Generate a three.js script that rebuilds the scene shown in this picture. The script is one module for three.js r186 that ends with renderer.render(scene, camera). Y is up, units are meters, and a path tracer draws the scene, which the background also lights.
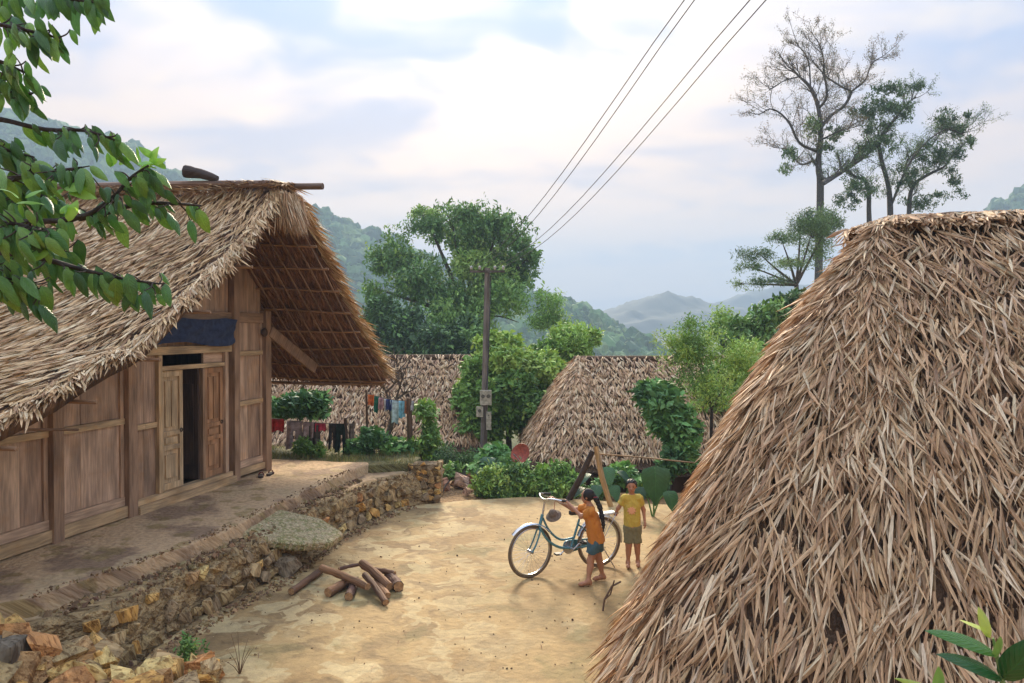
import * as THREE from 'three';
import { mergeGeometries, toCreasedNormals } from 'three/addons/utils/BufferGeometryUtils.js';
import { ConvexGeometry } from 'three/addons/geometries/ConvexGeometry.js';
import { createNoise2D, createNoise3D } from 'simplex-noise';

// ---------------------------------------------------------------- camera, sky, sun, exposure
const EYE = 3.1, F = 760, HORIZON = 330;            // eye height over the yard (m), focal length and horizon row (pixels)
const scene = new THREE.Scene();
const camera = new THREE.PerspectiveCamera(2 * Math.atan(341.5 / F) * 180 / Math.PI, 1024 / 683, 0.05, 12000);
camera.position.set(0, EYE, 0);
camera.rotation.x = -Math.atan((341.5 - HORIZON) / F);
const renderer = new THREE.WebGLRenderer();
renderer.toneMapping = THREE.LinearToneMapping;
renderer.toneMappingExposure = 3.7;
renderer.shadowMap.enabled = true;

function rng(seed) { let a = seed >>> 0; return () => { a = (a + 0x6d2b79f5) | 0; let t = Math.imul(a ^ (a >>> 15), 1 | a); t = (t + Math.imul(t ^ (t >>> 7), 61 | t)) ^ t; return ((t ^ (t >>> 14)) >>> 0) / 4294967296; }; }
const n2 = createNoise2D(rng(7)), n3 = createNoise3D(rng(11));
const fbm = (x, y, o = 4) => { let s = 0, a = 0.5, f = 1; for (let i = 0; i < o; i++) { s += a * n2(x * f + i * 17.3, y * f - i * 9.1); a *= 0.5; f *= 2.03; } return s; };
const clamp = (x, a = 0, b = 1) => Math.min(b, Math.max(a, x)), mix = (a, b, t) => a + (b - a) * t;
const smooth = (x, a, b) => { const t = clamp((x - a) / (b - a)); return t * t * (3 - 2 * t); };
const V = (x, y, z) => new THREE.Vector3(x, y, z);

const SUN = V(-0.07, 0, -1).normalize().multiplyScalar(Math.cos(0.44)).setY(Math.sin(0.44));
{
  const W = 2048, H = 1024, data = new Float32Array(W * H * 4);
  const lin = (h) => new THREE.Color(h).toArray();
  const blue = lin(0x93acd4), grey = lin(0xcecad2), white = lin(0xeee0ce), pink = lin(0xffdcc4), low = lin(0xe6dcdc);
  for (let j = 0; j < H; j++) {
    const el = ((j + 0.5) / H - 0.5) * Math.PI, sy = Math.sin(el), cy = Math.cos(el);
    for (let i = 0; i < W; i++) {
      const az = ((i + 0.5) / W - 0.5) * 2 * Math.PI, x = cy * Math.cos(az), z = cy * Math.sin(az), y = Math.max(sy, 0);
      const k = 1 / (y + 0.16), u = x * k, v = z * k;
      const warp = fbm(u * 0.9 + 3.1, v * 0.9, 3) * 0.22;
      const big = fbm(u * 0.55 + warp + 8.3, v * 0.75 - 2.2 + warp, 5), fine = fbm(u * 2.1 + warp * 2, v * 3.3 + 5.0, 5), wisps = fbm(u * 1.3 - 4.0, v * 4.2 + warp, 5);
      const s = x * SUN.x + y * SUN.y + z * SUN.z, glow = Math.exp(-(1 - s) * 18), halo = Math.exp(-(1 - s) * 3.5), cover = smooth(big + 0.3 * fine + 0.34 * halo, -0.25, 0.5), bright = smooth(wisps + 0.4 * fine, -0.1, 0.5);
            const warm = Math.exp(-Math.pow((el - 0.16) / 0.14, 2)) * (0.4 + 0.6 * halo), hz = Math.exp(-y / 0.06);
      const o = (j * W + i) * 4, lift = 0.335 * (1 + 2.4 * y * y);  // lift: brightness added towards the zenith, above the view, to light the foreground
      for (let c = 0; c < 3; c++) {
        let q = mix(blue[c], mix(grey[c], white[c], bright * 0.6), cover);
        q = mix(q, pink[c] * 1.0, clamp(1.15 * warm * (0.5 + 0.5 * cover)));
        q = mix(q, low[c] * 1.1, 0.8 * hz);
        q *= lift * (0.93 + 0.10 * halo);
        q += [0.2, 0.165, 0.11][c] * glow * (0.45 + 0.55 * cover);
        data[o + c] = Math.max(q, 0.02);
      }
      data[o + 3] = 1;
    }
  }
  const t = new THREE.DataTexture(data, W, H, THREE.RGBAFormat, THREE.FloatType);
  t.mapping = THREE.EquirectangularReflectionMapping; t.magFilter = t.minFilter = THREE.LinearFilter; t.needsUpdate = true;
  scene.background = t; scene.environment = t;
}
const sun = new THREE.DirectionalLight(new THREE.Color(1.0, 0.84, 0.62), 2.8);
sun.name = 'sun'; sun.position.copy(SUN).multiplyScalar(60).add(V(0, 0, -10)); sun.target.position.set(0, 0, -10);
sun.castShadow = true; sun.shadow.radius = 22; sun.shadow.mapSize.set(2048, 2048);
Object.assign(sun.shadow.camera, { left: -40, right: 40, top: 40, bottom: -40, near: 1, far: 160 });
scene.add(sun, sun.target);
scene.fog = new THREE.FogExp2(new THREE.Color(0.6, 0.8, 1.0), 0.0012);

// ---------------------------------------------------------------- helpers
const at = (px, py, d) => V((px - 512) / F * d, EYE - (py - HORIZON) / F * d, -d);      // the point d metres ahead that the photograph shows there
const onGround = (px, py, h = 0) => at(px, py, (EYE - h) * F / (py - HORIZON));
const used = new Map();
const numbered = (n) => { const k = used.get(n) ?? 0; used.set(n, k + 1); return k ? n + '_' + String(k).padStart(3, '0') : n; };
function tag(o, label, category, group, kind) { if (label) o.userData.label = label; if (category) o.userData.category = category; if (group) o.userData.group = group; if (kind) o.userData.kind = kind; return o; }
function thing(name, label, category, pos = [0, 0, 0], turn = 0, group) {
  const o = new THREE.Group(); o.name = numbered(name); o.position.set(...pos); o.rotation.y = turn; scene.add(o); return tag(o, label, category, group);
}
function part(name, geo, mat, parent, label) {
  const m = new THREE.Mesh(Array.isArray(geo) ? merge(geo) : geo, mat); m.name = parent === scene ? numbered(name) : name; m.castShadow = m.receiveShadow = true; parent.add(m); if (label) m.userData.label = label; return m;
}
const solo = (name, geo, mat, label, category, group) => tag(part(name, geo, mat, scene), label, category, group);
const setting = (name, geo, mat) => tag(part(name, geo, mat, scene), undefined, undefined, undefined, 'structure');
function indexed(g) { if (!g.index) { const n = g.attributes.position.count, a = new Uint32Array(n); for (let i = 0; i < n; i++) a[i] = i; g.setIndex(new THREE.BufferAttribute(a, 1)); } return g; }
function merge(list) {
  for (const g of list) { indexed(g); if (!g.attributes.normal) g.computeVertexNormals(); if (!g.attributes.uv) g.setAttribute('uv', new THREE.BufferAttribute(new Float32Array(g.attributes.position.count * 2), 2)); }
  return list.length === 1 ? list[0] : mergeGeometries(list, false);
}
function geom(pos, idx, uv, col) {
  const g = new THREE.BufferGeometry(); g.setAttribute('position', new THREE.BufferAttribute(new Float32Array(pos), 3)); g.setIndex(idx);
  g.setAttribute('uv', new THREE.BufferAttribute(new Float32Array(uv ?? pos.length / 3 * 2), 2)); if (col) g.setAttribute('color', new THREE.BufferAttribute(new Float32Array(col), 3)); g.computeVertexNormals(); return g;
}
// a box between two corners, corners slightly chamfered by nothing but uv in metres from a random offset
let boxSeed = rng(99);
function box(x0, x1, y0, y1, z0, z1, o = {}) {
  const g = new THREE.BoxGeometry(x1 - x0, y1 - y0, z1 - z0); g.translate((x0 + x1) / 2, (y0 + y1) / 2, (z0 + z1) / 2);
  const p = g.attributes.position, n = g.attributes.normal, uv = g.attributes.uv, du = boxSeed() * 7, dv = boxSeed() * 7;
  for (let i = 0; i < p.count; i++) {
    if (o.tl !== undefined && p.getY(i) > (y0 + y1) / 2) p.setY(i, p.getX(i) < (x0 + x1) / 2 ? o.tl : o.tr);
    const X = p.getX(i), Y = p.getY(i), Z = p.getZ(i), ax = Math.abs(n.getX(i)), ay = Math.abs(n.getY(i));
    let a = ax > 0.5 ? Z : X, b = ay > 0.5 ? Z : Y; if (o.flat) [a, b] = [b, a];
    uv.setXY(i, a + du, b + dv);
  }
  if (o.tl !== undefined) g.computeVertexNormals();
  return g;
}
function tube(pts, radii, sides = 7, cap = true, wob = 0, seed = 1) {
  const r = rng(seed), n = pts.length, pos = [], uv = [], idx = [], T = V(0, 0, 0), A = V(0, 0, 0), B = V(0, 0, 0); let up = null, len = 0;
  for (let i = 0; i < n; i++) {
    T.copy(pts[Math.min(i + 1, n - 1)]).sub(pts[Math.max(i - 1, 0)]).normalize();
    if (!up) up = Math.abs(T.y) < 0.9 ? V(0, 1, 0) : V(1, 0, 0);
    A.crossVectors(up, T).normalize(); B.crossVectors(T, A); up = B.clone();
    if (i) len += pts[i].distanceTo(pts[i - 1]);
    const R = Array.isArray(radii) ? radii[i] : radii;
    for (let k = 0; k <= sides; k++) {
      const a = k / sides * 2 * Math.PI, q = R * (1 + (k % sides ? wob * (r() - 0.5) : 0));
      pos.push(pts[i].x + q * (Math.cos(a) * A.x + Math.sin(a) * B.x), pts[i].y + q * (Math.cos(a) * A.y + Math.sin(a) * B.y), pts[i].z + q * (Math.cos(a) * A.z + Math.sin(a) * B.z)); uv.push(k / sides * R * 6.28, len);
    }
  }
  const w = sides + 1;
  for (let i = 0; i < n - 1; i++) for (let k = 0; k < sides; k++) { const a = i * w + k; idx.push(a, a + 1, a + w, a + 1, a + w + 1, a + w); }
  if (cap) for (const e of [0, n - 1]) {
    const c = pos.length / 3; pos.push(pts[e].x, pts[e].y, pts[e].z); uv.push(0, 0);
    for (let k = 0; k <= sides; k++) { const s = (e * w + k) * 3; pos.push(pos[s], pos[s + 1], pos[s + 2]); uv.push(0.03 * Math.cos(k), 0.03 * Math.sin(k)); }
    for (let k = 0; k < sides; k++) e ? idx.push(c, c + 1 + k, c + 2 + k) : idx.push(c, c + 2 + k, c + 1 + k);
  }
  return geom(pos, idx, uv);
}
function bent(pts, n = 10) { const c = new THREE.CatmullRomCurve3(pts.map((p) => (p.isVector3 ? p : V(...p)))); return c.getPoints(n); }
const rod = (a, b, r, sides = 7) => tube([V(...a), V(...b)], r, sides);
// a leaf or a blade of thatch along +z, its face towards +y
function blade(L, W, o = {}) {
  const seg = o.seg ?? 4, pos = [], idx = [], uv = [], prof = o.prof ?? ((t) => (0.45 + 2.1 * t) * (1 - t) * 1.05 + 0.03);
  for (let i = 0; i <= seg; i++) {
    const t = i / seg, w = W / 2 * clamp(prof(t), 0.02, 2), y = (o.curl ?? 0) * L * t * t, tw = (o.twist ?? 0) * t, side = (o.sway ?? 0) * L * Math.sin(t * 2.4) * t, c = Math.cos(tw), s = Math.sin(tw), f = (o.fold ?? 0.3) * w;
    for (const k of [-1, 0, 1]) { const X = k * w, Y = k ? 0 : f; pos.push(X * c - Y * s + side, X * s + Y * c + y + (k && o.wave ? o.wave * L * Math.sin(t * 11 + k * 1.3) * Math.sin(Math.PI * t) : 0), t * L * (1 - 0.15 * Math.abs(o.curl ?? 0) * t)); uv.push(0.5 + k * 0.5, t); }
  }
  for (let i = 0; i < seg; i++) for (const k of [0, 1]) { const a = i * 3 + k; idx.push(a, a + 3, a + 1, a + 1, a + 3, a + 4); }
  return geom(pos, idx, uv);
}
const leafProf = (t) => Math.pow(Math.sin(Math.PI * Math.pow(clamp(t), 0.8)), 0.75) + 0.02;
const _m = new THREE.Matrix4();
function frame(pos, dir, up, s = 1, sw = s) {
  const z = dir.clone().normalize(), x = new THREE.Vector3().crossVectors(up, z); if (x.lengthSq() < 1e-6) x.set(1, 0, 0); x.normalize(); const y = new THREE.Vector3().crossVectors(z, x);
  return new THREE.Matrix4().makeBasis(x.multiplyScalar(sw), y.multiplyScalar(sw), z.multiplyScalar(s)).setPosition(pos);
}
function many(name, geo, mat, mats, cols, parent, stuff) {
  const im = new THREE.InstancedMesh(geo, mat, mats.length); im.name = parent === scene ? numbered(name) : name; im.castShadow = im.receiveShadow = true;
  const c = new THREE.Color();
  mats.forEach((m, i) => { im.setMatrixAt(i, m); if (cols) { const k = cols[i]; c.setRGB(k[0], k[1], k[2]); im.setColorAt(i, c); } });
  if (stuff) im.userData.kind = 'stuff'; parent.add(im); return im;
}
const hex = (h) => new THREE.Color(h).toArray();
const tint = (c, k, j = 0, r) => [c[0] * (k + j * (r() - 0.5)), c[1] * (k + j * (r() - 0.5)), c[2] * (k + j * (r() - 0.5))];
// textures
function texture(W, H, fn, srgb = true, repeat) {
  const d = new Uint8Array(W * H * 4);
  for (let y = 0; y < H; y++) for (let x = 0; x < W; x++) { const c = fn(x / W, y / H), o = (y * W + x) * 4; d[o] = clamp(c[0]) * 255; d[o + 1] = clamp(c[1] ?? c[0]) * 255; d[o + 2] = clamp(c[2] ?? c[0]) * 255; d[o + 3] = 255; }
  const t = new THREE.DataTexture(d, W, H); t.colorSpace = srgb ? THREE.SRGBColorSpace : THREE.NoColorSpace; t.magFilter = THREE.LinearFilter; t.minFilter = THREE.LinearMipmapLinearFilter;
  t.wrapS = t.wrapT = THREE.MirroredRepeatWrapping; if (repeat) t.repeat.set(...repeat); t.needsUpdate = true; return t;
}
const grain = (u, v, s) => { const w = fbm(u * 3 + s, v * 1.2, 3) * 0.25; return fbm((u + w * 0.12) * 40 + s, v * 1.6 + s, 4); };
const woodMap = texture(512, 512, (u, v) => { const g = grain(u, v, 3), st = fbm(u * 6 + 4, v * 1.5, 4), k = 0.86 + 0.13 * g + 0.24 * st, d = smooth(fbm(u * 3 - 7, v * 2.5 + 2, 4), 0.1, 0.5); return [k, k * (0.985 - 0.03 * d), k * (0.97 - 0.07 * d)]; }, true, [0.7, 0.7]);
const woodBump = texture(512, 512, (u, v) => [0.5 + 0.5 * grain(u, v, 3)], false, [0.7, 0.7]);
const mottle = texture(512, 512, (u, v) => { const k = 0.8 + 0.22 * fbm(u * 7, v * 7, 6) + 0.12 * fbm(u * 40, v * 40, 3); return [k, k, k]; }, true);
const rough = texture(512, 512, (u, v) => [0.5 + 0.5 * fbm(u * 12, v * 12, 6)], false);
const std = (color, o = {}) => new THREE.MeshStandardMaterial({ color: Array.isArray(color) ? new THREE.Color(...color) : color, roughness: 0.92, side: THREE.DoubleSide, ...o });
const wood = (color, o = {}) => std(color, { map: woodMap, bumpMap: woodBump, bumpScale: 0.006, roughness: 0.85, ...o });
const veinMap = texture(128, 256, (u, v) => { const m = Math.abs(u - 0.5), rib = smooth(m, 0.035, 0.01), vein = smooth(Math.abs(((v * 9 - m * 5) % 1 + 1) % 1 - 0.5), 0.1, 0.02) * 0.5, k = 0.84 + 0.1 * fbm(u * 6, v * 6, 4) + 0.07 * n2(u * 30, v * 50); const t = clamp(rib * 0.8 + vein * 0.4); return [mix(k, 1, t), mix(k, 1, t * 0.9), mix(k * 0.95, 0.9, t * 0.6)]; });
const veinBump = texture(128, 256, (u, v) => { const m = Math.abs(u - 0.5); return [0.5 + 0.4 * smooth(Math.abs(((v * 9 - m * 5) % 1 + 1) % 1 - 0.5), 0.25, 0.02) - 0.4 * smooth(m, 0.05, 0.01)]; }, false);
const leafMat = (color = 0xffffff, o = {}) => new THREE.MeshPhysicalMaterial({ color, roughness: 0.75, side: THREE.DoubleSide, transmission: 0.22, thickness: 0, ...o });

// ---------------------------------------------------------------- setting: ground, hills, yard, terrace
function groundY(x, d) {
  let y = -1.75 * smooth(d, 14.7 + 1.3 * smooth(x, 0.2, -1.2), 18.5 + 1.5 * smooth(x, 0.2, -1.2)) - 0.09;
  y += 1.55 * smooth(d, 6.0, 0.5);                                   // the bank the photographer stands on
  y += 0.45 * smooth(x, -3.9, -5.2) * smooth(d, 15.8, 14.5);         // under the house terrace
  y += 0.05 * fbm(x * 0.5, d * 0.5, 3) * smooth(Math.hypot(x, d - 10), 7, 12);
  y -= 3.5 * smooth(d, 30, 120); y -= 0.9 * smooth(Math.abs(x), 12, 60);
  if (d > 60) y += 1.2 * fbm(x * 0.01, d * 0.01, 3);
  return y;
}
{
  const sp = (n, a, near) => { const o = []; for (let i = -n; i <= n; i++) { const t = i / n; o.push(near * t + a * Math.pow(Math.abs(t), 5) * Math.sign(t)); } return o; };
  const xs = sp(90, 1500, 26), ds = sp(110, 1500, 34).map((v) => v + 10), pos = [], uv = [], idx = [], col = [];
  const dirt = hex(0xb48c5a), grass = hex(0x6d7443), green = hex(0x5a6a3c);
  for (const d of ds) for (const x of xs) {
    pos.push(x, groundY(x, d), -d); uv.push(x, d);
    const g = clamp(smooth(fbm(x * 0.35 + 3, d * 0.35, 4), -0.15, 0.3) * smooth(d, 14, 19) + smooth(d, 19, 26)), far = smooth(d, 40, 80);
    for (let c = 0; c < 3; c++) col.push(mix(mix(dirt[c], grass[c], g), green[c], far));
  }
  const w = xs.length; for (let j = 0; j < ds.length - 1; j++) for (let i = 0; i < w - 1; i++) { const a = j * w + i; idx.push(a, a + 1, a + w, a + 1, a + w + 1, a + w); }
  setting('ground', geom(pos, idx, uv, col), std(0xffffff, { vertexColors: true, map: mottle, bumpMap: rough, bumpScale: 0.04 }));
}
// hills: a ridge whose crest follows the skyline, with real depth in front of and behind it, and woods on the near ones
function hill(name, D, crest, front, color, trees, seed, size = 8) {
  const pts = crest.map(([px, py]) => at(px, py + (trees ? 10 : 0), D)), x0 = pts[0].x, x1 = pts[pts.length - 1].x, nx = 120, nz = 36, r = rng(seed);
  const top = (x) => { let i = 0; while (i < pts.length - 2 && pts[i + 1].x < x) i++; const t = clamp((x - pts[i].x) / (pts[i + 1].x - pts[i].x)); return mix(pts[i].y, pts[i + 1].y, t * t * (3 - 2 * t) * 0.5 + t * 0.5); };
  const h = (x, q) => {                                               // q: -1 front foot, 0 crest, 1 far foot
    const k = q < 0 ? Math.pow(1 + q, 1.15) : 1 - q * q, low = -14, rough = D * (trees ? 0.045 : 0.014) * fbm(x / (D * 0.16) + seed, q * 2.2 + seed, 5) * Math.min(1, Math.abs(q) * 3) + D * 0.006 * fbm(x / (D * 0.03), q * 9 + seed, 3);
    return low + (top(x) - low) * k + rough * (0.3 + 0.7 * k);
  };
  const pos = [], uv = [], idx = [];
  for (let j = 0; j <= nz; j++) for (let i = 0; i <= nx; i++) { const x = mix(x0, x1, i / nx), q = j / nz * 2 - 1; pos.push(x, h(x, q), -(D + q * front)); uv.push(x / 20, q * front / 20); }
  const w = nx + 1; for (let j = 0; j < nz; j++) for (let i = 0; i < nx; i++) { const a = j * w + i; idx.push(a, a + 1, a + w, a + 1, a + w + 1, a + w); }
  setting(name, geom(pos, idx, uv), std(color, { map: mottle }));
  if (!trees) return;
  const g = new THREE.IcosahedronGeometry(1, 2), p = g.attributes.position;
  for (let i = 0; i < p.count; i++) { const a = V(p.getX(i), p.getY(i), p.getZ(i)), k = 1 + 0.35 * n3(a.x * 2.1, a.y * 2.1, a.z * 2.1) + 0.28 * n3(a.x * 5, a.y * 5, a.z * 5); p.setXYZ(i, a.x * k, a.y * k * 0.9 + 0.5, a.z * k); }
  g.computeVertexNormals();
  const ms = [], cs = [], base = [hex(0x4a6a3c), hex(0x5c7a45), hex(0x3f5c38), hex(0x738a50)], q4 = new THREE.Quaternion(), e = new THREE.Euler();
  for (let i = 0; i < trees; i++) {
    const x = mix(x0, x1, r()), q = -1 + 1.15 * Math.sqrt(r()), s = size * (0.35 + 0.75 * r() * r());
    q4.setFromEuler(e.set(0.3 * (r() - 0.5), r() * 6.3, 0.3 * (r() - 0.5)));
    ms.push(new THREE.Matrix4().compose(V(x, h(x, q) - s * 0.2, -(D + q * front)), q4, V(s, s * (0.8 + 0.8 * r()), s))); cs.push(tint(base[Math.floor(r() * 4)], 0.75 + 0.5 * r(), 0.1, r));
  }
  const im = many('hillside_forest', g, std(0xffffff, { roughness: 1 }), ms, cs, scene, true); im.userData.label = 'dense green forest covering the ' + name.replaceAll('_', ' '); im.userData.category = 'forest';
}
hill('far_blue_mountain', 800, [[420, 335], [520, 326], [575, 320], [608, 311], [640, 300], [668, 293], [690, 298], [718, 305], [745, 309], [800, 318], [900, 330]], 200, 0x2c4434, 0, 21);
hill('farthest_mountain', 1000, [[620, 330], [680, 316], [720, 303], [760, 290], [790, 284], [830, 288], [900, 296], [1100, 300]], 200, 0x2c4434, 0, 22);
hill('wooded_ridge', 330, [[380, 345], [440, 312], [490, 296], [520, 290], [548, 294], [575, 304], [600, 318], [628, 335], [650, 350], [690, 366], [760, 380]], 120, 0x4a6236, 5200, 23, 4);
hill('left_hill', 420, [[-420, 40], [-200, 60], [-60, 92], [30, 113], [80, 128], [120, 141], [150, 158], [186, 178], [240, 190], [300, 204], [322, 211], [360, 228], [400, 243], [450, 268], [520, 300], [600, 340]], 170, 0x44603a, 9000, 24, 4.8);
hill('right_hill', 400, [[860, 330], [930, 262], [970, 226], [1000, 203], [1024, 191], [1080, 166], [1200, 140], [1500, 130]], 150, 0x44603a, 3000, 25, 5);

function slab(poly, y0, y1, mat, name, res = 0.3, jag = 0.03, seed = 3) {      // poly: [x, d]; edges broken up a little
  const r = rng(seed), pts = [];
  for (let i = 0; i < poly.length; i++) { const a = poly[i], b = poly[(i + 1) % poly.length], n = Math.max(1, Math.round(Math.hypot(a[0] - b[0], a[1] - b[1]) / res)); for (let k = 0; k < n; k++) pts.push(new THREE.Vector2(mix(a[0], b[0], k / n) + (k ? jag * 1.5 * fbm(i * 3.1 + k * res * 0.9, seed, 2) : 0), mix(a[1], b[1], k / n) + (k ? jag * 1.5 * fbm(i * 3.1 + k * res * 0.9, seed + 9, 2) : 0))); }
  const g = new THREE.ExtrudeGeometry(new THREE.Shape(pts), { depth: y1 - y0 - 0.03, bevelEnabled: true, bevelSize: 0.03, bevelThickness: 0.03, bevelSegments: 2, bevelOffset: -0.03, steps: 1 });
  g.rotateX(-Math.PI / 2); g.translate(0, y0, 0);
  const p = g.attributes.position, uv = g.attributes.uv, n = g.attributes.normal;
  for (let i = 0; i < p.count; i++) uv.setXY(i, p.getX(i) + (Math.abs(n.getY(i)) < 0.6 ? p.getY(i) : 0), -p.getZ(i) + (Math.abs(n.getY(i)) < 0.6 ? p.getY(i) * 0.7 : 0));
  return setting(name, toCreasedNormals(g, 0.8), mat);
}
const patchTex = (W, x0, d0, size, fn) => { const t = texture(W, W, (u, v) => fn(x0 + u * size, d0 + v * size)); t.wrapS = t.wrapT = THREE.ClampToEdgeWrapping; t.repeat.set(1 / size, 1 / size); t.offset.set(-x0 / size, -d0 / size); return t; };
const yardMap = patchTex(2048, -5, 3, 12.5, (x, d) => {
  const wx = x + 0.3 * fbm(x * 1.2, d * 1.2, 3), wd = d + 0.3 * fbm(x * 1.2 + 9, d * 1.2, 3), left = smooth(x, 1.2, -1.6);
  let c = [0.73, 0.605, 0.40];
  const blend = (k, t) => { c = c.map((v, i) => mix(v, k[i], clamp(t))); };
  blend([0.63, 0.5, 0.31], 0.8 * smooth(fbm(wx * 0.5 + 2, wd * 0.35, 5), -0.05, 0.4));                     // damp, darker cement
  blend([0.80, 0.70, 0.51], 0.6 * smooth(fbm(wx * 0.9 - 5, wd * 0.55 + 4, 5), 0.12, 0.38));                 // dry dust
  blend([0.50, 0.40, 0.26], left * 0.55 * smooth(fbm(wx * 1.1 + 6, wd * 1.2 + 1, 6), -0.02, 0.3));         // mud stains
  blend([0.82, 0.73, 0.54], left * 0.75 * smooth(fbm(wx * 1.1 + 1, wd * 1.5 + 8, 6), 0.13, 0.22));            // bright worn patches
  blend([0.47, 0.45, 0.27], 0.35 * smooth(fbm(wx * 0.6 + 31, wd * 0.6, 5), 0.15, 0.5));                      // thin moss
  const line = Math.abs(fbm(x * 0.55 + 40, d * 0.55 + 3, 4)); blend([0.4, 0.32, 0.21], 0.3 * smooth(line, 0.006, 0.001));
  const f = 0.93 + 0.09 * fbm(x * 5, d * 5, 6) + 0.05 * n2(x * 45, d * 45) + 0.03 * n2(x * 90, d * 90); blend([0.36, 0.27, 0.17], n2(x * 16 + 3, d * 16) > 0.9 ? 0.5 : 0);
  return [c[0] * f * 0.93, c[1] * f * 0.93, c[2] * f * 0.91];
});
const yardBump = texture(1024, 1024, (u, v) => [0.5 + 0.35 * fbm(u * 6, v * 6, 5) + 0.3 * fbm(u * 40, v * 40, 3)], false, [0.22, 0.22]);
const cement = std(0xffffff, { map: yardMap, bumpMap: yardBump, bumpScale: 0.014, roughness: 0.9 });
slab([[-2.9, 5.0], [-2.0, 4.4], [8, 2.2], [9.5, 13.2], [3.4, 13.35], [2.2, 13.6], [1.1, 13.95], [0.3, 14.1], [-0.45, 13.9], [-1.0, 13.75], [-1.55, 13.5], [-2.0, 13.3], [-2.7, 12], [-2.85, 11], [-3.1, 9.1], [-3.4, 8.2], [-3.5, 7.3], [-3.3, 6.2]], -0.25, 0, cement, 'yard_pavement', 0.35, 0.05, 5);
const terraceMap = patchTex(1024, -9.5, 3, 12.5, (x, d) => {
  let c = [0.76, 0.63, 0.47]; const blend = (k, t) => { c = c.map((v, i) => mix(v, k[i], clamp(t))); };
  blend([0.57, 0.46, 0.35], smooth(fbm(x * 0.7 + 3, d * 0.7, 5), -0.05, 0.3)); blend([0.74, 0.63, 0.47], 0.8 * smooth(fbm(x * 1.1 - 4, d * 0.8 + 3, 5), 0.12, 0.35)); blend([0.5, 0.42, 0.22], 0.5 * smooth(fbm(x * 1.7, d * 1.7 + 7, 5), 0.2, 0.4));
  const f = 0.95 + 0.12 * fbm(x * 10, d * 10, 4); return c.map((v) => v * f);
});
const terraceMat = std(0xffffff, { map: terraceMap, bumpMap: yardBump, bumpScale: 0.035 });
const EDGE = [[-5.6, 6.5], [-4.7, 6.62], [-4.3, 6.8], [-3.9, 7.7], [-3.58, 8.6], [-3.42, 9.2], [-3.2, 10.7], [-2.95, 12], [-2.72, 13]];
slab([...EDGE, [-2.6, 13.75], [-12.5, 15.6], [-13, 6.3]], -0.2, 0.7, terraceMat, 'terrace', 0.12, 0.07, 6);
const LEDGE = [[-5.6, 6.2], [-4.4, 6.4], [-3.72, 7.1], [-3.44, 8.3], [-3.18, 9.0], [-2.98, 10.2], [-2.86, 11.1], [-2.5, 12.3], [-2.05, 13.3], [-1.72, 13.75]];
slab([...LEDGE.map(([x, d]) => [x - 0.16, d]), [-2.2, 14.2], [-3.1, 14.2], ...EDGE.slice().reverse().map(([x, d]) => [x - 0.25, d])], -0.2, 0.52, terraceMat, 'terrace_ledge', 0.12, 0.06, 7);
{
  // grass strip behind the terrace
  const gm = std(0x8d8550, { map: mottle, bumpMap: rough, bumpScale: 0.05 });
  slab([[-2.5, 13.68], [-1.85, 13.9], [-1.75, 14.6], [-2.6, 15.6], [-12, 17], [-12.5, 15.5]], -0.9, 0.66, gm, 'grass_verge', 0.3, 0.08, 8);
  const r = rng(41), ms = [], cs = [], b = blade(1, 0.1, { seg: 3, curl: -0.25, fold: 0.2 });
  for (let i = 0; i < 9000; i++) { const t = Math.pow(r(), 1), x = mix(-8.5, -1.8, t), d = mix(13.7 + Math.max(0, (-2.5 - x) * 0.185), 15.5 + Math.max(0, (-2.6 - x) * 0.15), r()); if (fbm(x * 0.9, d * 1.4, 3) < -0.12 + 0.25 * r()) continue; ms.push(frame(V(x, 0.655, -d), V(r() - 0.5, 1.1, r() - 0.5), V(r() - 0.5, 0, r() - 0.5), 0.05 + 0.08 * r(), 0.09)); cs.push(tint(hex([0x8c8f45, 0x6d7a38, 0xa89a58][Math.floor(r() * 3)]), 0.9, 0.2, r)); }
  const g = many('short_grass', b, leafMat(), ms, cs, scene, true); tag(g, 'short dry green grass on the strip behind the terrace', 'grass');
}
// ---------------------------------------------------------------- stones
function rockGeo(seed, sx, sy, sz, n = 14) {
  const r = rng(seed), pts = []; for (let i = 0; i < n; i++) { const a = V(r() - 0.5, r() - 0.5, r() - 0.5).normalize(); const q = 0.85 + 0.35 * r(); pts.push(V(clamp(a.x * 1.25, -0.8, 0.8) * sx * q, clamp(a.y * 1.25, -0.75, 0.75) * sy * q, clamp(a.z * 1.25, -0.8, 0.8) * sz * q)); }
  const g = new ConvexGeometry(pts), p = g.attributes.position, uv = []; for (let i = 0; i < p.count; i++) uv.push(p.getX(i) * 1.7 + p.getY(i) + seed * 0.37, p.getZ(i) * 1.7 + p.getY(i) * 0.6 + seed * 0.21); g.setAttribute('uv', new THREE.BufferAttribute(new Float32Array(uv), 2)); return g;
}
const stoneMap = texture(512, 512, (u, v) => { const k = 0.87 + 0.26 * fbm(u * 5, v * 5, 6), d = smooth(fbm(u * 8 + 4, v * 8, 5), 0.1, 0.35); return [k * (1 - 0.25 * d), k * (1 - 0.3 * d), k * (1 - 0.35 * d)]; });
const stoneBump = texture(512, 512, (u, v) => [0.5 + 0.5 * fbm(u * 16, v * 16, 5)], false);
const stone = (c) => std(c, { map: stoneMap, bumpMap: stoneBump, bumpScale: 0.012 });
const ochre = [0xf0c070, 0xe0aa5a, 0xf2d084, 0xdea062, 0xcca26c].map(stone), dull = [0xc6a878, 0xae946e, 0xd2b27e, 0xb69a68].map(stone), darkStone = stone(0x8a7c66);
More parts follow.
